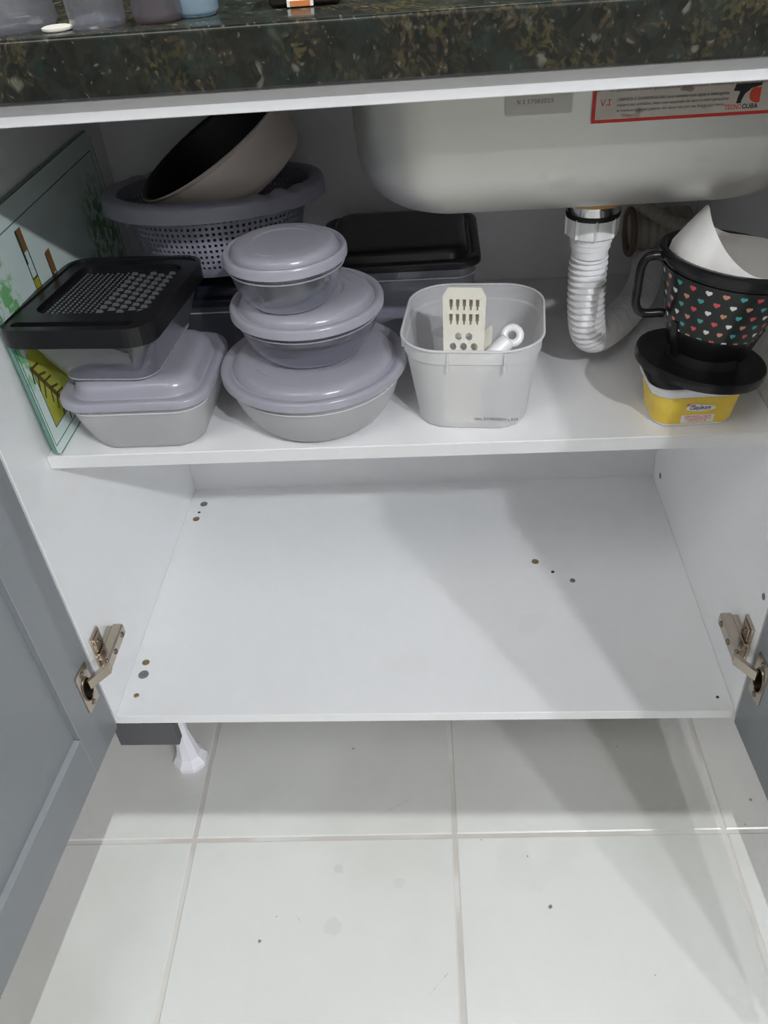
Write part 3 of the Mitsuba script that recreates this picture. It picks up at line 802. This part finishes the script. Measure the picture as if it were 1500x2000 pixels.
def rect_container(name, label, cx, cy, z0, w, d, H, lid_mat, body_mat, rot=0.0, rc=0.035, ratio=0.78, dome=0.020, lidlabel=None, n=12):
    k = thing(name, label, 'container')
    put = lambda m: mv(m, cx, cy, z0, rz=math.degrees(rot))
    wb, db = w * ratio, d * ratio
    wt, dt = w - 0.014, d - 0.014
    secs = [(wb * 0.9, db * 0.9, rc * 0.8, 0.0004), (wb, db, rc * 0.85, 0.0030)]
    for t in np.linspace(0.08, 1, 9):
        s_ = math.sin(t * PI / 2) ** 0.9
        secs.append((wb + (wt - wb) * s_, db + (dt - db) * s_, rc * 0.9, 0.003 + (H + 0.001 - 0.003) * t))
    obj('box', put(loft(secs, True, False, n)), body_mat, k, 50)
    tb = 0.85; s_ = math.sin(tb * PI / 2) ** 0.9
    q = rrect(wb + (wt - wb) * s_ + 0.002, db + (dt - db) * s_ + 0.002, rc * 0.9, n)
    obj('rim_bead', put(tube(np.column_stack([q, np.full(len(q), 0.003 + (H - 0.002) * tb)]), 0.0009, 8, closed=True)), 'm_bead', k, True)
    g = 0.0125
    k_ = 2 * g
    lid = [(w - 0.002, d - 0.002, rc, H - 0.001), (w, d, rc, H), (w, d, rc, H + 0.0055), (w - 0.0024, d - 0.0024, rc, H + 0.0080), (w - 0.008, d - 0.008, rc, H + 0.0090), (w - 0.016, d - 0.016, rc * .95, H + 0.0084), (w - 0.021, d - 0.021, rc * .93, H + 0.0062),
           (w - k_, d - k_, rc * 0.9, H + 0.0058), (w - k_ - 0.003, d - k_ - 0.003, rc * 0.88, H + 0.0070), (w - k_ - 0.006, d - k_ - 0.006, rc * 0.85, H + 0.0068 + dome * 0.42), (w - k_ - 0.010, d - k_ - 0.010, rc * 0.82, H + 0.0068 + dome * 0.70),
           (w - k_ - 0.017, d - k_ - 0.017, rc * 0.75, H + 0.0068 + dome * 0.90), (w - k_ - 0.028, d - k_ - 0.028, rc * 0.66, H + 0.0068 + dome * 0.985), (w - k_ - 0.040, d - k_ - 0.040, rc * 0.6, H + 0.0068 + dome)]
    obj('lid', put(loft(lid, False, True, n)), lid_mat, k, 50, label=lidlabel)
    return z0 + H + 0.0068 + dome


top_rc = rect_container('square_container', 'square frosted container with greyish lilac lid under the black grater', 0.1095, 0.1400, ZS, 0.1600, 0.1560, 0.0600, 'm_lid', 'm_frost', 0.0, 0.034, 0.74, 0.0160, 'greyish lilac snap lid')
# big container with the black lid against the back
rect_container('large_container', 'large clear container with a black lid standing at the back by the colander', 0.3790, 0.3780, ZS, 0.1980, 0.1720, 0.0960, 'm_lid_black', 'm_clear_gray', 0.0, 0.028, 0.80, 0.0130, 'black snap lid')
# dark lidded container that carries the colander
top_dk = rect_container('low_container', 'clear container with a dark navy lid under the grey colander', 0.1500, 0.3600, ZS, 0.1900, 0.2050, 0.0790, 'm_lid_navy', 'm_clear_gray', 0.0, 0.03, 0.80, 0.0120, 'dark navy lid')

# colander
def colander(cx, cy, z0):
    k = thing('colander', 'grey round plastic colander with many small square holes and a wavy rim', 'colander')
    H, rt, rb = 0.0855, 0.112, 0.086
    N, R = 96, 10                                # holes around, rows up the wall
    V, F = [], []
    rad = lambda z: rb + (rt - rb) * (z / H) ** 0.8
    # wall as a grid of cells, each cell a frame round a square hole; zones without holes at the top and bottom
    zs_ = np.concatenate([[0.0, 0.004], np.linspace(0.009, 0.074, R + 1), [0.079, H]])
    ang = np.arange(N) * 2 * PI / N
    for sgn in (0.0, -0.0016):
        base = len(V)
        idx = {}
        def vert(a, z):
            V.append(((rad(z) + sgn) * math.cos(a), (rad(z) + sgn) * math.sin(a), z)); return len(V) - 1
        for i in range(len(zs_) - 1):
            z0_, z1_ = zs_[i], zs_[i + 1]
            for j in range(N):
                a0, a1 = j * 2 * PI / N, (j + 1) * 2 * PI / N
                q = [vert(a0, z0_), vert(a1, z0_), vert(a1, z1_), vert(a0, z1_)]
                if 2 <= i < 2 + R:
                    m = 0.26
                    b0, b1 = a0 + (a1 - a0) * m, a1 - (a1 - a0) * m
                    y0_, y1_ = z0_ + (z1_ - z0_) * m, z1_ - (z1_ - z0_) * m
                    h = [vert(b0, y0_), vert(b1, y0_), vert(b1, y1_), vert(b0, y1_)]
                    for s_ in range(4):
                        t_ = (s_ + 1) % 4
                        F.append((q[s_], q[t_], h[t_])); F.append((q[s_], h[t_], h[s_]))
                else:
                    F.append((q[0], q[1], q[2])); F.append((q[0], q[2], q[3]))
    wall = trimesh.Trimesh(np.array(V), np.array(F), process=False)
    obj('wall', mv(wall, cx, cy, z0, rx=CTILT), 'm_colander', k)
    bot = lathe([(0, 0.0), (rb * 0.9, 0.0), (rb, 0.0006), (rb, 0.004)], 72)
    obj('base', mv(bot, cx, cy, z0, rx=CTILT), 'm_colander', k, 40)
    # broad rim with a wave on two sides
    prof = [(rt - 0.002, -0.002), (rt + 0.002, 0.002), (rt + 0.008, 0.0035), (rt + 0.0150, 0.0020), (rt + 0.0175, -0.003), (rt + 0.0182, -0.0165), (rt + 0.0170, -0.0165), (rt + 0.0160, -0.004), (rt + 0.012, -0.0005), (rt + 0.004, -0.001)]
    n = 144; a = np.arange(n) * 2 * PI / n
    L = []
    for r_, z_ in prof:
        wave = 0.0026 * np.sin(a * 24) * np.exp(-((np.mod(a - math.radians(-42) + PI, 2 * PI) - PI) / 0.34) ** 2)
        wave += 0.0026 * np.sin(a * 24) * np.exp(-((np.mod(a - math.radians(130) + PI, 2 * PI) - PI) / 0.40) ** 2)
        kfac = 1.0 if z_ > -0.002 else 0.25
        L.append(np.column_stack([r_ * np.cos(a), r_ * np.sin(a), H + z_ + wave * kfac]))
    rim = loops(L, close=True)
    rim.fix_normals()
    obj('rim', mv(rim, cx, cy, z0, rx=CTILT), 'm_colander', k, 45)


COLX, COLY = 0.1670, 0.3355
CTILT = -6.5
colander(COLX, COLY, FL + 0.3537 + 0.1080)

# round cake pan tilted in the colander
pan = thing('cake_pan', 'taupe round baking pan with black inside, tilted in the colander', 'pan')
pr, phh = 0.097, 0.056
po = lathe([(0, 0), (pr * 0.80, 0), (pr * 0.87, 0.003), (pr * 0.92, 0.012), (pr * 0.985, phh - 0.004), (pr * 1.02, phh - 0.002), (pr * 1.03, phh), (pr * 1.015, phh + 0.0014)], 80)
pi_ = lathe([(pr * 1.015, phh + 0.0014), (pr * 0.985, phh), (pr * 0.965, phh - 0.004), (pr * 0.90, 0.013), (pr * 0.85, 0.0045), (pr * 0.79, 0.0016), (0, 0.0016)], 80)
PANP = dict(x=0.199, y=0.347, z=FL + 0.545, ry=-28, rx=7)
obj('outside', mv(po, **PANP), 'm_pan_out', pan, 45)
obj('inside', mv(pi_, **PANP), 'm_pan_in', pan, 45, label='black non-stick inside')

# clear tub with the grater lid on top of the square container
GC = np.array([0.0865, 0.1475])
GYAW = -4.0
tub = thing('grater_tub', 'clear rectangular tub under the black grater, standing on the square container', 'container')
TZ0 = top_rc + 0.0003
TZ1 = ZS + 0.1365
hT = TZ1 - TZ0
obj('box', mv(loft([(0.094, 0.132, 0.020, 0.0004), (0.101, 0.139, 0.022, 0.003), (0.113, 0.158, 0.023, hT * 0.4), (0.134, 0.184, 0.023, hT)], True, False, 10), GC[0] + 0.006, GC[1] + 0.006, TZ0, rz=GYAW), 'm_clear', tub, 50)

q = rrect(0.100, 0.138, 0.022, 12)
obj('foot_ring', mv(tube(np.column_stack([q, np.full(len(q), 0.0016)]), 0.0009, 8, closed=True), GC[0] + 0.006, GC[1] + 0.006, TZ0, rz=GYAW), 'm_ring', tub, True)
gr = thing('grater', 'black plastic grater lid with metal-edged slots lying on a clear tub', 'grater')


def grater():
    w, l = 0.152, 0.192
    outer_p = Polygon(rrect(w, l, 0.024, 8))
    inner_p = affinity.translate(Polygon(rrect(w - 0.034, l - 0.062, 0.018, 8)), 0.002, 0.010)
    slot_p = affinity.translate(Polygon(rrect(w - 0.030, 0.0105, 0.005, 6)), -0.004, -l / 2 + 0.0155)
    pit = -2.5
    put = lambda m: mv(m, GC[0], GC[1], ZS + 0.1420, rz=GYAW, rx=pit)
    obj('frame', put(extrude(outer_p.difference(inner_p).difference(slot_p), 0.0095)), 'm_black', gr)
    lip = outer_p.buffer(0.0018).difference(outer_p.buffer(-0.0035))
    obj('outer_lip', put(mv(extrude(lip, 0.0190), z=-0.0080)), 'm_black', gr)
    obj('groove_floor', put(mv(extrude(slot_p.buffer(0.0005), 0.001), z=0.003)), 'm_black', gr)
    # sunk plate with rows of raised teeth
    holes = []
    teeth_b, teeth_s = [], []
    px0, px1 = 0.002 - (w - 0.046) / 2, 0.002 + (w - 0.046) / 2
    ys0, ys1 = 0.010 - (l - 0.080) / 2, 0.010 + (l - 0.080) / 2
    # coarse part on the right, fine part on the left
    split = px0 + (px1 - px0) * 0.50
    ny = 10
    for i in range(5):
        for j in range(ny):
            x = split + (i + 0.5) * (px1 - split) / 5
            y = ys0 + (j + 0.5 + 0.5 * (i % 2)) * (ys1 - ys0) / ny
            if y > ys1: continue
            holes.append(affinity.translate(Polygon(rrect(0.0072, 0.0040, 0.0016, 4)), x, y + 0.0036))
            teeth_b.append((x, y, 0.0078, 0.0040, 0.0026))
    fx = 9
    for i in range(fx):
        for j in range(20):
            x = px0 + (i + 0.5) * (split - px0) / fx
            y = ys0 + (j + 0.5 + 0.5 * (i % 2)) * (ys1 - ys0) / 20
            if y > ys1: continue
            teeth_s.append((x, y, 0.0026, 0.0024, 0.0014))
    plate = affinity.translate(Polygon(rrect(w - 0.034, l - 0.062, 0.018, 8)), 0.002, 0.010).difference(unary_union(holes))
    obj('plate', put(mv(extrude(plate, 0.0016), z=0.0022)), 'm_black_matte', gr)
    def tooth(x, y, a, b, h):
        return hull([(x - a / 2, y - b / 2, 0), (x + a / 2, y - b / 2, 0), (x + a / 2, y + b / 2, 0), (x - a / 2, y + b / 2, 0), (x - a / 3, y + b / 3, h), (x + a / 3, y + b / 3, h)])
    ply_cache = {}
    MG = np.eye(4)
    for t_ in teeth_b:
        obj('coarse_tooth', put(mv(tooth(*t_), z=0.0037)), 'm_tooth', gr)
    key = obj('fine_teeth', put(mv(cat(*[tooth(*t_) for t_ in teeth_s]), z=0.0037)), 'm_tooth', gr)
    labels[key] = {'label': 'field of tiny grating teeth', 'kind': 'stuff'}


principled('m_tooth', (0.075, 0.078, 0.08), 0.16, spec=0.8)
grater()

# ------------------------------------------------------------------ translucent bucket and what is in it
bk = thing('plastic_tub', 'translucent white open plastic tub holding kitchen tools, in the middle of the shelf', 'tub')
BC, BROT = np.array([0.4625, 0.1595]), -5.5
BH, BW, BD = 0.1004, 0.1440, 0.1560
bput = lambda m: mv(m, BC[0], BC[1], ZS, rz=BROT)
secs = [(BW * .76, BD * .76, 0.030, 0.0004), (BW * .80, BD * .80, 0.034, 0.0035), (BW * .815, BD * .815, 0.036, 0.012), (BW * .95, BD * .95, 0.042, BH - 0.017), (BW * .953, BD * .953, 0.042, BH - 0.0165),
        (BW * .975, BD * .975, 0.043, BH - 0.0155), (BW * .985, BD * .985, 0.043, BH - 0.002), (BW, BD, 0.044, BH)]
obj('wall', bput(loft(secs, True, False, 14)), 'm_bucket', bk, 45)
q = rrect(BW, BD, 0.044, 14)
obj('rim', bput(tube(np.column_stack([q, np.full(len(q), BH)]), 0.0014, 8, closed=True)), 'm_bead', bk, True)
for sx, sy, a_ in ((-0.022, -1, 0), (0.034, -1, 0), (-1, -0.030, 1), (-1, 0.03, 1), (1, 0.03, 1)):
    if not a_: m = bx(sx - 0.0007, sx + 0.0007, -BD / 2 - 0.0016, -BD / 2 + 0.001, BH - 0.024, BH - 0.002, 0.0003)
    else: m = bx(sx * BW / 2 - 0.0015, sx * BW / 2 + 0.0015, sy - 0.0007, sy + 0.0007, BH - 0.020, BH - 0.002, 0.0003)
    obj('rib', bput(m), 'm_bead', bk)
t = meshkit.text_mesh('VAL: 17/05/2024 L 223', 0.0030, 0.0002, True)
e = t.bounds; t.apply_translation([-e[0][0], 0, 0]); t.vertices[:, 0] *= 0.045 / (e[1][0] - e[0][0])
slope = math.degrees(math.atan2((0.95 - 0.815) / 2 * BD, BH - 0.029))
obj('printed_date', bput(mv(t, 0.004, -BD * .815 / 2 - 0.0028, 0.0150, rx=90 + slope)), 'm_ink_gray', bk, label='date line stamped in dark ink')

# flat cream grater standing in the tub
def hand_grater():
    k = thing('hand_grater', 'flat cream plastic grater with slots and round holes standing in the tub', 'grater')
    L, w0, w1 = 0.118, 0.036, 0.0395
    outline = Polygon([(-0.0165, 0), (0.0165, 0), (0.0190, L - 0.006), (0.0150, L), (-0.0150, L), (-0.0190, L - 0.006)]).buffer(0.002, 6)
    cut = []
    for r in range(2):
        for c in range(5):
            x, y = -0.0128 + c * 0.0064, L - 0.0135 - r * 0.0125
            cut.append(sbox(x - 0.0017, y - 0.001, x + 0.0017, y + 0.0052))
            cut.append(sbox(x - 0.0009, y - 0.0040, x + 0.0009, y))
    for y, xs, rr_ in ((L - 0.0405, (-0.0052, 0.0052), 0.0034), (L - 0.0495, (-0.0105, 0.0, 0.0105), 0.0034), (L - 0.0590, (-0.0048, 0.0048), 0.0024), (L - 0.0650, (-0.0096, 0.0, 0.0096), 0.0022), (L - 0.073, (-0.0048, 0.0048), 0.0022)):
        cut += [Point(x, y).buffer(rr_, 8) for x in xs]
    m = extrude(outline.difference(unary_union(cut)), 0.0026)
    # bend: the upper part leans back
    v = m.vertices
    v0 = v.copy()
    rim = extrude(outline.difference(outline.buffer(-0.0022)), 0.0045)
    a = math.radians(8)
    ex = np.array([math.cos(a), -math.sin(a), 0.0])
    ey = np.array([-0.50, 0.28, 0.86]); ey -= ex * (ex @ ey); ey /= np.linalg.norm(ey)
    ez = np.cross(ex, ey)
    M = frame((0.4480, 0.1030, ZS + 0.0095), ex * 1.03, ey * 1.15, ez)
    obj('blade', tf(m, M), 'm_cream', k)
    obj('edge_rib', tf(mv(rim, z=-0.002), M), 'm_cream', k)
    hoods = []
    for r in range(2):
        for c in range(5):
            x, y = -0.0128 + c * 0.0064, L - 0.0135 - r * 0.0125
            hoods.append(mv(extrude(sbox(x - 0.0026, y - 0.0048, x + 0.0026, y + 0.0062).difference(sbox(x - 0.0018, y - 0.0041, x + 0.0018, y + 0.0054)), 0.0070), z=-0.0070))
            hoods.append(mv(extrude(sbox(x - 0.0026, y - 0.0048, x + 0.0026, y + 0.0062), 0.0008), z=-0.0078))
    obj('tooth_hoods', tf(cat(*hoods), M), 'm_cream', k)


hand_grater()

# white peeler or scoop with a ring at its end
def ring_handle(name, label, mat, p0, p1, r0, r1, ringr, wire):
    k = thing(name, label, 'kitchen tool')
    p0, p1 = np.array(p0, float), np.array(p1, float)
    d = (p1 - p0) / np.linalg.norm(p1 - p0)
    path = np.linspace(p0, p1, 24)
    obj('handle', tube(path, np.linspace(r0, r1, 24), 18), mat, k, True)
    u = np.cross(d, [-0.05, -0.77, 0.63]); u /= np.linalg.norm(u)
    a = np.arange(32) * 2 * PI / 32
    c = p1 + d * ringr * 0.75
    obj('ring', tube(c + ringr * (np.cos(a)[:, None] * d + np.sin(a)[:, None] * u), wire, 12, closed=True), mat, k, True)


ring_handle('scoop', 'white plastic scoop handle with a ring end leaning in the tub', 'm_white_plastic', (0.4640, 0.1130, ZS + 0.060), (0.4960, 0.1310, ZS + 0.0860), 0.0105, 0.0085, 0.0082, 0.0040)
ring_handle('measuring_spoon', 'clear measuring spoon with a small ring handle behind the cream grater', 'm_bead', (0.455, 0.17, ZS + 0.030), (0.4665, 0.205, ZS + 0.088), 0.0040, 0.0030, 0.0065, 0.0016)
# folded cream blade beside the scoop
bl = spline([(0.455, 0.118, ZS + 0.045), (0.468, 0.131, ZS + 0.074), (0.4800, 0.143, ZS + 0.0955)], 16)
wv = np.array([0.010, -0.004, 0.0])
wd = np.sin(np.linspace(0.6, PI - 0.12, 16))[:, None]
Vb = np.vstack([bl - wv * wd, bl + wv * wd, bl + wv * wd + [0, 0.0006, 0.0012], bl - wv * wd + [0, 0.0006, 0.0012]])
Fb = []
for s_ in range(4):
    for i in range(15):
        a0, b0 = s_ * 16 + i, ((s_ + 1) % 4) * 16 + i
        Fb += [(a0, a0 + 1, b0 + 1), (a0, b0 + 1, b0)]
single('spatula', trimesh.Trimesh(Vb, Fb), 'm_cream', 'narrow cream plastic spatula tip between the grater and the scoop', 'spatula')
mc = mv(lathe([(0, 0.0), (0.020, 0.0), (0.0215, 0.002), (0.0255, 0.060), (0.0262, 0.061)], 48), 0.444, 0.155, ZS + 0.020, rx=-12)
single('measuring_cup', mc, 'm_frost', 'frosted round measuring cup standing in the tub behind the cream grater', 'cup', True)

# ------------------------------------------------------------------ margarine tub with the coffee dripper on top
mt = thing('margarine_tub', 'yellow and white margarine tub under the black coffee dripper', 'tub')
MC_, MROT = np.array([0.6845, 0.1185]), 2.0
mput = lambda m: mv(m, MC_[0], MC_[1], ZS, rz=MROT)
MW, MD, MH = 0.1000, 0.0720, 0.0475


def msec(f, z):
    return (MW * f, MD * f, 0.022 * f, z)


wf = lambda z: 0.80 + (0.955 - 0.80) * (z / MH)
obj('wall', mput(loft([msec(0.76, 0.0004), msec(0.80, 0.0022), msec(wf(MH - 0.004), MH - 0.004), msec(0.965, MH - 0.003), msec(1.0, MH - 0.0025), msec(1.0, MH), msec(0.985, MH + 0.001), msec(0.955, MH), msec(0.835, 0.02), msec(0.74, 0.004)], True, True, 14)), 'm_white_plastic', mt, 40)
z0_, z1_ = 0.0042, MH - 0.0105
obj('yellow_label', mput(loft([(MW * wf(z) + 0.0005, MD * wf(z) + 0.0005, 0.022 * wf(z), z) for z in (z0_, z1_)], n=14)), 'm_yellow', mt, 40, label='printed yellow band')
fa = math.degrees(math.atan2((0.955 - 0.80) / 2 * MD, MH))


def on_tub(m, x, z, lift):
    y = -MD * wf(z) / 2 - 0.0004 - lift
    return mput(mv(m, x, y, z, rx=90 + fa))


ov = unary_union([affinity.scale(Point(0, 0).buffer(1, 20), 0.0150, 0.0040), affinity.translate(affinity.scale(Point(0, 0).buffer(1, 20), 0.0060, 0.0034), -0.008, 0.0030)])
obj('white_badge', on_tub(extrude(ov, 0.0002), 0.0028, 0.0238, 0.0), 'm_paper', mt)
for s_, hh, wid, x_, z_, mm in (('Claybom', 0.0045, 0.0205, -0.0085, 0.0222, 'm_ink_blue'), ('Nova', 0.0030, 0.0085, -0.0122, 0.0268, 'm_tub_red')):
    t = meshkit.text_mesh(s_, hh, 0.0001, True)
    e = t.bounds; t.apply_translation([-e[0][0], 0, 0]); t.vertices[:, 0] *= wid / (e[1][0] - e[0][0])
    t.vertices[:, 0] += t.vertices[:, 1] * 0.2
    obj('lettering', on_tub(t, x_, z_, 0.0003), mm, mt)
obj('white_panel', on_tub(extrude(Polygon(rrect(0.033, 0.0098, 0.001, 4)), 0.0002), 0.0015, 0.0104, 0.0), 'm_paper', mt)
for s_, x_, z_, wid in (('CREME VEGETAL COM SAL', -0.0120, 0.0124, 0.0275), ('60% DE LIPIDIOS 250 g', -0.0110, 0.0097, 0.0255), ('CONTEM LEITE', -0.0080, 0.0070, 0.0190)):
    t = meshkit.text_mesh(s_, 0.0019, 0.0001, True)
    e = t.bounds; t.apply_translation([-e[0][0], 0, 0]); t.vertices[:, 0] *= wid / (e[1][0] - e[0][0])
    obj('red_print', on_tub(t, x_, z_, 0.0003), 'm_tub_red', mt)

# dripper, tilted to the right
dp = thing('coffee_dripper', 'black coffee dripper with a sleeve of coloured hearts and a round base flange', 'coffee dripper')
DPO, DTILT = np.array([0.6840, 0.1100, ZS + 0.0520]), 8.0
dput = lambda m: mv(m, DPO[0], DPO[1], DPO[2], ry=DTILT, rx=-2)
obj('flange', dput(lathe([(0.0, 0.0), (0.0430, 0.0), (0.0445, 0.001), (0.0450, 0.0080), (0.0610, 0.0080), (0.0636, 0.0095), (0.0640, 0.0125), (0.0640, 0.0170), (0.0632, 0.0188), (0.0600, 0.0193), (0.0380, 0.0185), (0.0, 0.0185)], 96)), 'm_black', dp, 40)
obj('spout_dome', dput(lathe([(0.0360, 0.0180), (0.0352, 0.0240), (0.0330, 0.0330), (0.0290, 0.0410), (0.0230, 0.0480), (0.0160, 0.0520), (0.0, 0.0540)], 64)), 'm_black_matte', dp, 40)
CRB, CRT, CZ0, CZ1 = 0.0370, 0.0640, 0.0300, 0.1180
crad = lambda z: CRB + (CRT - CRB) * (z - CZ0) / (CZ1 - CZ0)
obj('cone', dput(lathe([(CRB - 0.006, CZ0 - 0.004), (CRB, CZ0), (crad(0.08), 0.08), (CRT, CZ1), (CRT - 0.002, CZ1), (crad(0.08) - 0.002, 0.08), (CRB - 0.002, CZ0 + 0.001), (0.0, CZ0 + 0.001)], 80)), 'm_black', dp, 40)
for aa in (-28, 205, 90):
    a_ = math.radians(aa)
    rib = hull([(crad(z) * math.cos(a_) * s_ + t_ * math.sin(a_) , crad(z) * math.sin(a_) * s_ - t_ * math.cos(a_), z) for z, s0, s1 in ((0.024, 0.9, 1.10), (0.060, 0.9, 1.05)) for s_ in (s0, s1) for t_ in (-0.004, 0.004)])
    obj('cone_rib', dput(rib), 'm_black', dp)
# printed sleeve
n, zr = 120, (0.0520, 0.1080)
ang = np.linspace(0, 2 * PI, n + 1)
rows_v = np.linspace(zr[0], zr[1], 4)
V = np.vstack([np.column_stack([(crad(z) + 0.0010) * np.cos(ang), (crad(z) + 0.0010) * np.sin(ang), np.full(n + 1, z)]) for z in rows_v])
UV = np.vstack([np.column_stack([ang * 0.053, np.full(n + 1, z)]) for z in rows_v])
F = []
for r_ in range(3):
    i = np.arange(n) + r_ * (n + 1)
    F += [np.stack([i, i + 1, i + n + 2], 1), np.stack([i, i + n + 2, i + n + 1], 1)]
obj('heart_sleeve', dput(trimesh.Trimesh(V, np.vstack(F), process=False)), 'm_hearts', dp, True, label='black sleeve printed with small white, red, orange and teal hearts', uv=UV)
a = np.arange(80) * 2 * PI / 80
obj('rim', dput(lathe([(CRT - 0.003, CZ1 - 0.002), (CRT + 0.0030, CZ1 - 0.004), (CRT + 0.0045, CZ1), (CRT + 0.0045, CZ1 + 0.0030), (CRT + 0.0025, CZ1 + 0.0050), (CRT - 0.0015, CZ1 + 0.0050), (CRT - 0.0030, CZ1 + 0.0030)], 80, True)), 'm_black', dp, 40)
ha = math.radians(182)
hd = np.array([math.cos(ha), math.sin(ha)])
hpth = spline([np.append(hd * r_, z) for r_, z in ((0.064, 0.1130), (0.075, 0.1150), (0.0810, 0.1110), (0.0830, 0.102), (0.0810, 0.080), (0.0785, 0.0660), (0.0735, 0.0600), (0.0630, 0.0590), (0.050, 0.0600))], 60)
hm = tube(hpth, 0.0042, 12)
obj('handle', dput(hm), 'm_black', dp, True, label='black loop handle on the left')

# paper filter: a folded cone of paper standing in the dripper
def filter_paper():
    n, m = 60, 14
    L = []
    a = np.linspace(0, 2 * PI, n + 1)[:-1]
    # height of the paper's edge over the rim, by direction
    d_ = np.mod(a - math.radians(176) + PI, 2 * PI) - PI
    hgt = 0.004 + 0.040 * np.cos(np.clip(np.abs(d_) / 1.75, 0, 1) * PI / 2) ** 1.6 + 0.006 * np.exp(-((np.mod(a - math.radians(20) + PI, 2 * PI) - PI) / 0.8) ** 2)
    for t in np.linspace(0, 1, m):
        z = CZ0 + 0.01 + (CZ1 - CZ0 - 0.01 + hgt) * t
        squeeze = 1 - 0.42 * np.clip((z - CZ1) / 0.046, 0, 1)
        r_ = (crad(np.minimum(z, CZ1)) - 0.0035) * squeeze
        r_ = r_ * (1 + 0.010 * np.sin(a * 5 + 3 * t) * t + 0.05 * (meshkit.fbm(np.column_stack([np.cos(a) * 2.2, np.sin(a) * 2.2, np.full(n, t * 5.0)]), 3, 4) - 0.5) * t)
        L.append(np.column_stack([r_ * np.cos(a), r_ * np.sin(a), z]))
    return loops(L, True, False)


single('paper_filter', dput(filter_paper()), 'm_paper', 'white paper coffee filter standing up out of the black dripper', 'coffee filter', 40)

# ------------------------------------------------------------------ on the countertop, at the upper edge of the photograph
def bottle(label, cx, cy, r, prof, mat, group=None, name='bottle', c='bottle', cap=None):
    return single(name, mv(lathe([(a_ * r, b_) for a_, b_ in prof], 48), cx, cy, ZC + 0.0003), mat, label, c, True)


bottle('clear plastic bottle with a flared foot, leftmost on the countertop edge', 0.1240, 0.0300, 0.0340, [(0, 0.002), (0.55, 0.001), (0.9, 0.0), (1.0, 0.004), (0.97, 0.012), (0.86, 0.03), (0.80, 0.055), (0.82, 0.09), (0.90, 0.12), (0.55, 0.17), (0.32, 0.19), (0.32, 0.21), (0, 0.21)], 'm_bottle_clear')
bottle('clear drinking glass on the countertop between the bottle and the brown one', 0.1935, 0.0160, 0.0195, [(0, 0.008), (0.8, 0.006), (0.8, 0.0), (0.95, 0.0), (1.0, 0.004), (1.05, 0.03), (1.15, 0.11)], 'm_bottle_clear', name='drinking_glass', c='glass')
scene['m_brown_glass'] = {'type': 'blendbsdf', 'weight': 0.15, 'a': {'type': 'thindielectric', 'int_ior': 1.55, 'specular_transmittance': rgb(0.52, 0.38, 0.36)}, 'b': HAZE}
bottle('small clear bottle with brownish contents on the countertop edge', 0.2360, 0.0200, 0.0180, [(0, 0.004), (0.8, 0.002), (0.9, 0.0), (1.0, 0.005), (0.92, 0.02), (1.06, 0.06), (1.1, 0.10), (0.4, 0.13), (0.4, 0.15), (0, 0.15)], 'm_brown_glass')
bottle('pale blue translucent bottle on the countertop, right of the brown one', 0.2610, 0.0320, 0.0160, [(0, 0.003), (0.8, 0.0), (0.95, 0.003), (1.0, 0.012), (0.98, 0.03), (0.98, 0.10), (0.5, 0.12), (0.45, 0.14), (0, 0.14)], 'm_bluish')
single('flat_lid', mv(lathe([(0, 0), (0.010, 0), (0.0105, 0.0008), (0.0105, 0.0020), (0.009, 0.0026), (0, 0.0026)], 32), 0.1660, 0.0080, ZC + 0.0003), 'm_cream', 'small flat pale lid on the countertop beside the clear bottle', 'lid', 30)
bxk = thing('dark_box', 'dark box on the countertop with an orange and white tag at its foot', 'box')
obj('body', bx(0.312, 0.362, 0.036, 0.080, ZC + 0.0003, ZC + 0.10, 0.002), 'm_dark_box', bxk)
obj('white_tag', bx(0.3250, 0.3440, 0.0335, 0.0360, ZC + 0.0003, ZC + 0.0048, 0.0004), 'm_paper', bxk)
obj('orange_tag', bx(0.3275, 0.3418, 0.0328, 0.0336, ZC + 0.0006, ZC + 0.0044, 0.0003), 'm_orange', bxk)
obj('silver_foil', bx(0.345, 0.358, 0.0345, 0.0360, ZC + 0.0100, ZC + 0.030, 0.0006), 'm_steel_shiny', bxk)
